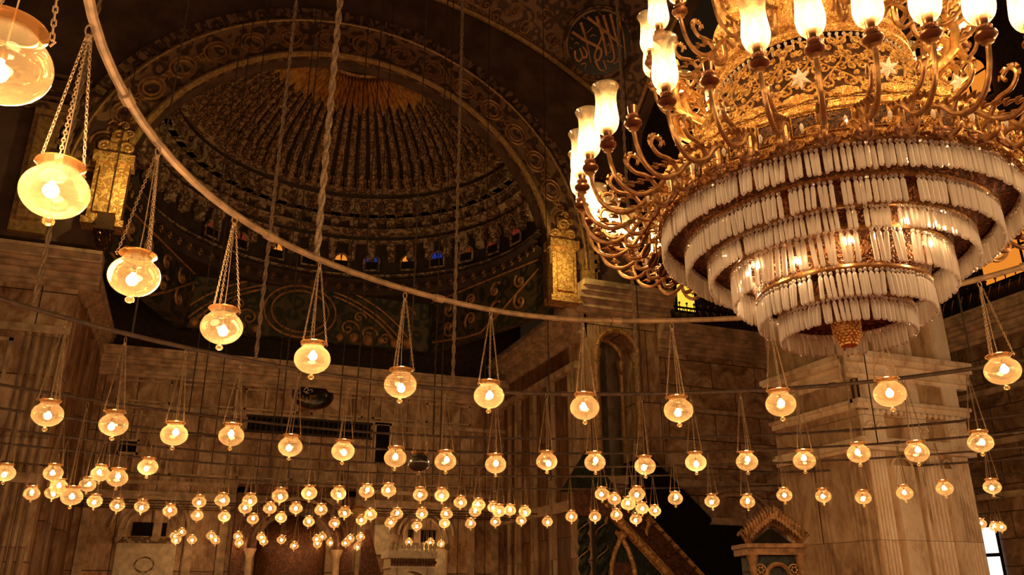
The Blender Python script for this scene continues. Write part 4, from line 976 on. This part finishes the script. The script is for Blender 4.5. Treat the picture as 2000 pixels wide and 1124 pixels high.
# ------------------------------------------------------------------ the chandelier
HX, HY = 3.415, 3.514
ch = empty('chandelier', (HX,HY,2.93)); tag(ch, 'huge gilded chandelier with glass chimneys and tiers of hanging crystal prisms', 'chandelier')
def Z(z): return z - 2.93
TLEN = [(1.0,3.70,.142,.0285),(.865,3.58,.145,.0285),(.735,3.48,.125,.0285),(.605,3.41,.185,.038),(.475,3.235,.15,.0285),(.36,3.12,.135,.0275)]
TIER = [(r, z) for r, z, l, w in TLEN]
LP = .135
def prism_mesh(L=LP, r=.0135):
    m = MB(); m.ball((0,0,-.012), .012, 6, 4)
    m.lathe([(.003,-.022),(r*.8,-.03),(r,-.04),(r,-L+.012),(r*.5,-L+.003),(.001,-L)], 6); return m
allp = []
for k, (R, z, ln, wd) in enumerate(TLEN):
    n = int(2*PI*R/wd); pmk = prism_mesh(ln*1.08, .0126 if k != 3 else .0132); pdk = pmk.data('crystal_prism', M['crystal'], False)
    for i in range(n):
        if random.random() < .05: continue
        a = 2*PI*(i+random.uniform(-.13,.13))/n + .3; allp.append((R*math.cos(a)*1.003, R*math.sin(a)*1.003, z-.006-random.choice((0,0,0,.006)), a, random.uniform(-.09,.09), pmk, pdk))
camloc = Vector((EYE.x-HX, EYE.y-HY))
def shown(p): return -(Vector((p[0],p[1]))-camloc).length
vis = [p for p in allp if (Vector((p[0],p[1]))).dot(camloc) > .25*math.hypot(p[0],p[1])*camloc.length]
vis.sort(key=shown, reverse=True); near = set(map(id, vis[:100]))
for p in allp:
    if id(p) in near:
        o = link('crystal_prism', p[6], ch, (p[0],p[1],Z(p[2])), p[3]); o.rotation_euler = (p[4]*.5,p[4],p[3])
rest = MB()
for p in allp:
    if id(p) not in near: rest.merge(p[5], Matrix.Translation((p[0],p[1],Z(p[2]))) @ Matrix.Rotation(p[3],4,'Z') @ Matrix.Rotation(p[4],4,'X'))
o = rest.build('crystal_fringe', M['crystal'], ch, False); o['kind'] = 'stuff'
sm = prism_mesh(.075,.008); r_ = MB()
for i in range(90): a = 2*PI*i/90; r_.merge(sm, Matrix.Translation((.582*math.cos(a),.582*math.sin(a),Z(4.655))) @ Matrix.Rotation(a,4,'Z'))
o = r_.build('small_crystal_fringe', M['crystal'], ch, False); o['kind'] = 'stuff'
for k, (R, z) in enumerate(TIER):
    m = MB(); m.lathe([(R-.012,-.012),(R+.008,-.012),(R+.014,.0),(R+.010,.014),(R-.002,.02),(R-.012,.012)], 96, (0,0,Z(z)))
    nb = int(2*PI*R/.04)
    for i in range(nb): a = 2*PI*i/nb; m.ball((R*math.cos(a)*1.012,R*math.sin(a)*1.012,Z(z)+.004), .009, 5, 4)
    m.build('crystal_hoop', M['brass'], ch)
m = MB(); pr = []
for k, (R, z) in enumerate(TIER):
    R2 = TIER[k+1][0] if k+1 < len(TIER) else .06; z2 = TIER[k+1][1] if k+1 < len(TIER) else z+.0
    pr += [(R-.012,Z(z)+.005),(R-.035,Z(z)+.012),(R2+.03,Z(z)+.02-(z-z2)*.25),(R2-.004,Z(z2)+.012)]
m.lathe(pr, 72); m.build('basket_frame', M['copper'], ch)
# pine-cone finial
m = MB(); m.lathe([(.001,0),(.032,.008),(.058,.05),(.072,.10),(.066,.14),(.04,.165),(.05,.19)], 20)
for j in range(9):
    for i in range(14):
        a = 2*PI*(i+.5*(j%2))/14; z = .012+.0155*j; r = .033+.04*math.sin(min(1,(j+1)/7)*PI/2); m.ball((r*math.cos(a),r*math.sin(a),z), .0105, 5, 4, 1.2)
m.build('pine_cone_finial', M['goldp'], ch)
# bulbs set behind the prisms
flower = MB()
for i in range(8):
    a = 2*PI*i/8; flower.tube([(0,0,.01),(.025*math.cos(a),.025*math.sin(a),0),(.038*math.cos(a),.038*math.sin(a),-.018)], [.006,.009,.003], 5)
fm = flower.data('glass_flower', M['crystal'])
ib = MB().ball((0,0,-.02), .016, 10, 6).data('inner_bulb', M['cbulb'])
def near_hit(px, py, R):
    d = ray(px,py); a = d.x**2+d.y**2; b = -2*(d.x*HX+d.y*HY); q = b*b-4*a*(HX*HX+HY*HY-R*R); return EYE + d*((-b-math.sqrt(max(q,0)))/(2*a))
spots = [near_hit(px,py,R) - Vector((HX,HY,2.93)) for px, py, R in ((1655,466,.56),(1416,490,.66),(1770,425,.66),(1560,505,.56),(1815,470,.56))]
for k in range(5): a = R_(20+40*k); spots.append(Vector((.58*math.cos(a),.58*math.sin(a),Z(3.36))))
for p in spots: o = link('inner_bulb', ib, ch, p); link('glass_flower', fm, o)
# dark panelled band
m = MB(); m.lathe([(1.0,3.715),(1.03,3.72),(1.035,3.74),(1.01,3.755),(1.0,3.885),(1.03,3.895),(1.03,3.915),(.985,3.935)], 96, (0,0,Z(0))); m.build('band', M['gold'], ch)
pb = MB(); fr = MB()
for i in range(38):
    a = 2*PI*(i+.5)/38; Q = Matrix.Rotation(a,4,'Z')
    b = MB().box((1.0,-.064,Z(3.765)),(1.016,.064,Z(3.88)))
    for j in range(5): b.ball((1.016,-.045+.0225*j,Z(3.82)+.03*math.sin(j*2)), .009, 6, 4)
    pb.merge(b, Q)
    f = MB().box((1.0,-.083,Z(3.745)),(1.03,-.070,Z(3.9))); f.tube([(1.022,-.06,Z(3.765)),(1.022,.06,Z(3.765)),(1.022,.06,Z(3.88)),(1.022,-.06,Z(3.88))], .005, 4, True); fr.merge(f, Q)
pb.build('dark_panels', M['panel'], ch, False); fr.build('panel_frames', M['gold'], ch)
# pierced dome of scrollwork
LAT = [(.985,3.94),(.955,4.01),(.90,4.09),(.83,4.20),(.75,4.325),(.67,4.45),(.61,4.56),(.575,4.655)]
def lat(v):
    f = max(0,min(.9999,v))*(len(LAT)-1); i = int(f); t = f-i; a, b = LAT[i], LAT[i+1]; return a[0]+(b[0]-a[0])*t, a[1]+(b[1]-a[1])*t
MB().lathe([(r-.05,Z(z)) for r,z in LAT], 72).build('dome_lining', M['lining'], ch)
unit = MB(); NU = 26
def L3(u, v, off=0): r, z = lat(v); a = (u-.5)*2*PI/NU; return ((r+off)*math.cos(a),(r+off)*math.sin(a),Z(z))
def spu(u, v, r, s, a0, n=16, th=.0065):
    unit.tube([L3(u + s*r*math.exp(-.11*k)*math.cos(a0+k*.5), v + r*.34*math.exp(-.11*k)*math.sin(a0+k*.5), .004) for k in range(n)], th, 4)
for s in (-1,1):
    for u, v, r, a0 in ((.27,.12,.2,0),(.30,.32,.2,2),(.25,.52,.2,1),(.3,.7,.2,3.5),(.27,.88,.2,0),(.1,.22,.14,2.5),(.1,.42,.14,4),(.1,.62,.15,1),(.12,.80,.15,3)):
        spu(.5+s*u, v, r, s, a0)
for v, r, a0 in ((.16,.16,1),(.34,.2,3),(.52,.2,0),(.68,.2,2),(.85,.18,4)):
    spu(0.03, v, r, 1, a0); spu(.97, v, r, -1, a0)
for v in (.25,.43,.6,.77): unit.ball(L3(0,v,.01), .016, 6, 4)
unit.tube([L3(.5+.46*math.sin(2*PI*t/20),.03+.94*t/20,.006) for t in range(21)], .006, 4)
unit.tube([L3(.5-.46*math.sin(2*PI*t/20),.03+.94*t/20,.006) for t in range(21)], .006, 4)
unit.tube([L3(u/8,.015,.008) for u in range(9)], .009, 4); unit.tube([L3(u/8,.07,.006) for u in range(9)], .005, 4)
for t in range(7):
    a = PI*t/6; unit.tube([L3(.5,.07,.02), L3(.5+.2*math.cos(a),.1+.05*math.sin(a),.035), L3(.5+.33*math.cos(a),.1+.13*math.sin(a),.02)], [.008,.016,.004], 5)
for t in range(5): unit.ball(L3(.5,.2+.15*t,.012), .012, 6, 4)
la = MB()
for i in range(NU): la.merge(unit, Matrix.Rotation(2*PI*i/NU,4,'Z'))
la.build('pierced_dome', M['gold'], ch)
# upper drum with stepped rims
UD = [(.585,4.52),(.61,4.535),(.61,4.555),(.57,4.57),(.57,4.60),(.60,4.615),(.60,4.635),(.55,4.65),(.54,4.92),(.58,4.94),(.58,4.97),(.53,4.99),(.50,5.3),(.55,5.33),(.52,5.38),(.42,5.6),(.2,5.85),(.06,5.95)]
MB().lathe([(r,Z(z+.14)) for r,z in UD], 72).build('upper_drum', M['gold'], ch)
m = MB()
for i in range(18):
    b = MB().box((.53,-.022,Z(4.79)),(.58,.022,Z(5.07)))
    for s in (-1,1): b.tube([(.555,s*(.085-.05*math.exp(-.12*k)*math.cos(k*.5)),Z(4.92)+.08*math.exp(-.08*k)*math.sin(k*.5)) for k in range(18)], .007, 4)
    m.merge(b, Matrix.Rotation(2*PI*i/18,4,'Z'))
m.build('drum_ornament', M['gold'], ch)
# leafy scroll brackets around dome and drum
def bracket():
    m = MB(); P = [(.60,4.42),(.70,4.40),(.80,4.46),(.83,4.56),(.77,4.63),(.71,4.59),(.73,4.53)]
    m.tube([(r,0,Z(z)) for r,z in P], [.02,.024,.026,.024,.02,.016,.01], 7)
    P = [(.78,4.44),(.86,4.5),(.88,4.62),(.84,4.76),(.86,4.86),(.92,4.9),(.95,4.85)]
    m.tube([(r,0,Z(z)) for r,z in P], [.02,.022,.024,.022,.02,.016,.008], 7)
    for k in range(9):
        r, z = .66+.03*k, 4.42+.045*k
        for s in (-1,1): m.tube([(r,0,Z(z)),(r+.03,s*.03,Z(z+.04)),(r+.05,s*.055,Z(z+.02))], [.008,.016,.003], 5)
    return m.data('leaf_bracket', M['goldp'])
bm_ = bracket()
va = math.atan2(-HY,-HX)
for d in (-112,-88,-66,66,88,112,150,-150): link('leaf_bracket', bm_, ch, (0,0,0), va+R_(d))
# crystal stars on the dome
def star():
    m = MB(); n = 6; ro, ri = .062, .028; vs = [(.02,0,0),(-.004,0,0)]
    for i in range(2*n):
        r = ro if i % 2 == 0 else ri; a = PI*i/n; vs.append((0,r*math.sin(a),r*math.cos(a)))
    fs = []
    for i in range(2*n): a, b = 2+i, 2+(i+1)%(2*n); fs += [(0,a,b),(1,b,a)]
    return m.add(vs, fs).data('crystal_star', M['crystal'], False)
stm = star()
for i in range(13):
    a = 2*PI*i/13 + R_(-137)-PI/2*0; r, z = lat(.36); o = link('crystal_star', stm, ch, ((r+.05)*math.cos(a),(r+.05)*math.sin(a),Z(z)+.02)); o.rotation_euler = (0,R_(32),a)
# candle arms
NA = 38; RA, ZC = 1.5, 3.90
def smooth_path(P, n=5):
    P = [Vector(p) for p in P]; Q = []
    for i in range(len(P)-1):
        p0, p1, p2, p3 = P[max(i-1,0)], P[i], P[i+1], P[min(i+2,len(P)-1)]
        for j in range(n):
            t = j/n; Q.append(.5*((2*p1)+(p2-p0)*t+(2*p0-5*p1+4*p2-p3)*t*t+(3*p1-p0-3*p2+p3)*t**3))
    return Q + [P[-1]]
def arm_mesh(mat, sc_=1.0, dz=0):
    m = MB(); W = lambda r, z, y=0: ((1.0+(r-1.0)*sc_), y, Z(z))
    P = smooth_path([W(1.0,3.79),W(1.07,3.83),W(1.14,3.79),W(1.22,3.70),W(1.33,3.655),W(1.43,3.70),W(1.48,3.79),W(1.5,3.885)])
    n = len(P); m.tube(P, [.0165-.005*i/n for i in range(n)], 8)
    P = smooth_path([W(1.20,3.72),W(1.26,3.78),W(1.34,3.79),W(1.385,3.84),W(1.36,3.89),W(1.315,3.875),W(1.325,3.84)]); m.tube(P, [.013-.004*i/len(P) for i in range(len(P))], 7)
    for k in range(5):                                          # curled leaf teeth
        a = R_(-30+45*k); c = (1.348,3.858); q = (c[0]+.05*math.cos(a),c[1]+.045*math.sin(a)); q2 = (c[0]+.06*math.cos(a+.5),c[1]+.055*math.sin(a+.5))
        m.tube([W(*q),W(*q2)], [.012,.004], 5)
    P = smooth_path([W(1.10,3.80),W(1.10,3.70),W(1.15,3.63),W(1.22,3.63),W(1.235,3.68),W(1.20,3.70),W(1.185,3.675)]); m.tube(P, [.016-.006*i/len(P) for i in range(len(P))], 7)
    for k in range(6):
        f = k/5; r, z = 1.05+.30*f, 3.84-.14*f
        for s in (-1,1): m.tube([W(r,z,0),W(r+.02,z+.014,s*.016),W(r+.05,z+.008,s*.024)], [.006,.010,.003], 5)
    m.lathe([(.001,.01),(.012,.012),(.016,.02),(.022,.028),(.03,.032)], 8, W(1.5,3.86))
    return m
def cup_mesh():
    return MB().lathe([(.010,-.02),(.014,.0),(.040,.012),(.048,.024),(.046,.036),(.030,.044),(.020,.052),(.032,.062),(.034,.072),(.022,.082),(.024,.10),(.026,.13),(.001,.132)], 18)
CH = [(.030,.10),(.040,.108),(.055,.128),(.065,.155),(.069,.185),(.066,.225),(.060,.275),(.059,.32),(.062,.36),(.070,.39),(.079,.402)]
am = arm_mesh(None); amd = am.data('candle_arm', M['brass'])
ro = MB().lathe([(.001,.018),(.014,.016),(.02,.008),(.03,.012),(.036,.006),(.05,.012),(.055,.002),(.05,-.006)], 18); 
rod = MB()
rod.merge(ro, Matrix.Translation((1.115,0,Z(3.665))) @ Matrix.Rotation(R_(60),4,'Y')); rmd = rod.data('rosette', M['bronze'])
cpd = cup_mesh().data('candle_cup', M['bronze']); chd = MB().lathe(CH, 24).data('glass_chimney', M['chimney'])
cbd = MB().lathe([(.006,.14),(.012,.15),(.016,.19),(.015,.235),(.008,.27),(.001,.285)], 10).data('bulb', M['cbulb'])
nochim = None
for i in range(NA):
    # measured azimuths of the near cups (clockwise from +Y): -90, -98 ... -166
    az = R_(-90.2 - 9.45*i); a = PI/2 - az
    o = link('candle_arm', amd, ch, (0,0,0), a); link('rosette', rmd, o)
    link('candle_cup', cpd, o, (RA,0,Z(ZC)))
    if i in (1,3): continue                                    # two cups stand without a chimney in the photograph
    c = link('glass_chimney', chd, o, (RA,0,Z(ZC))); link('bulb', cbd, o, (RA,0,Z(ZC)))
# upper tier of arms
um = arm_mesh(None, .8); umd = MB(); umd.merge(um, Matrix.Translation((-.40,0,1.0))); umd = umd.data('upper_arm', M['brass'])
for i in range(24):
    a = PI/2 - R_(-64-15*i)
    o = link('upper_arm', umd, ch, (0,0,0), a); p = (1.0,0,Z(4.90)); link('candle_cup', cpd, o, p); link('glass_chimney', chd, o, p); link('bulb', cbd, o, p)
# bronze roundels and filigree hung below the arms, filling the collar
def filigree(k):
    b = MB()
    for q in (-1,1): b.tube([(1.045+.06*k, q*.055*math.exp(-.1*j)*math.cos(j*.5), Z(3.70+.03*k)+.035*math.exp(-.1*j)*math.sin(j*.5)) for j in range(16)], .006, 4)
    b.tube([(1.03,0,Z(3.73)),(1.07+.06*k,0,Z(3.72+.02*k)),(1.05+.06*k,0,Z(3.70+.03*k))], [.006,.009,.004], 5)
    return b.data('filigree_scroll', M['gold'])
fg = (filigree(0), filigree(1))
for i in range(76): link('filigree_scroll', fg[i % 2], ch, (0,0,0), 2*PI*(i+.5)/76)
dp = MB().lathe([(.001,-.05),(.008,-.035),(.011,-.015),(.005,0),(.001,.005)], 6).data('crystal_drop', M['crystal'], False)
for i in range(38):
    a = PI/2 - R_(-94.9 - 9.45*i); link('crystal_drop', dp, ch, (1.2*math.cos(a),1.2*math.sin(a),Z(3.73)), a)
m = MB()
n = int(20/.09)
for k in range(2): m.tube([(.03*math.cos(.9*j+PI*k),.03*math.sin(.9*j+PI*k),Z(6.07)+18*j/n) for j in range(n+1)], .03, 5)
m.build('suspension_chain', M['brass'], ch)

# ------------------------------------------------------------------ light
def point(name, loc, e, col, r=.1):
    L = bpy.data.lights.new(name, 'POINT'); L.energy = e; L.color = col; L.shadow_soft_size = r
    o = bpy.data.objects.new(name, L); COL.objects.link(o); o.location = loc; return o
# lamps of the rings that hang behind the camera, outside the photograph
for k, r in enumerate(RINGS[:4]):
    for i in range(8):
        a = R_(150+30*i); point('ring_lamp_fill', (RCX+r*math.cos(a),RCY+r*math.sin(a),3.45), (75,55,70,90)[k], WARM, .25)
for a in (29,25,20,15,10,5,0,-6): a = R_(a); point('ring_lamp_fill', (RCX+12.6*math.cos(a),RCY+12.6*math.sin(a),3.45), 38, WARM, .3)  # along the ring off to the right, added to brighten the pier
world = bpy.data.worlds.new('world'); sc.world = world; world.use_nodes = True
bg = world.node_tree.nodes['Background']; bg.inputs['Color'].default_value = (1,.55,.25,1); bg.inputs['Strength'].default_value = .012

sc.view_settings.view_transform = 'Standard'; sc.view_settings.look = 'None'; sc.view_settings.gamma = 1; sc.view_settings.exposure = 0
sc.view_settings.use_curve_mapping = False
sc.cycles.transparent_max_bounces = 16
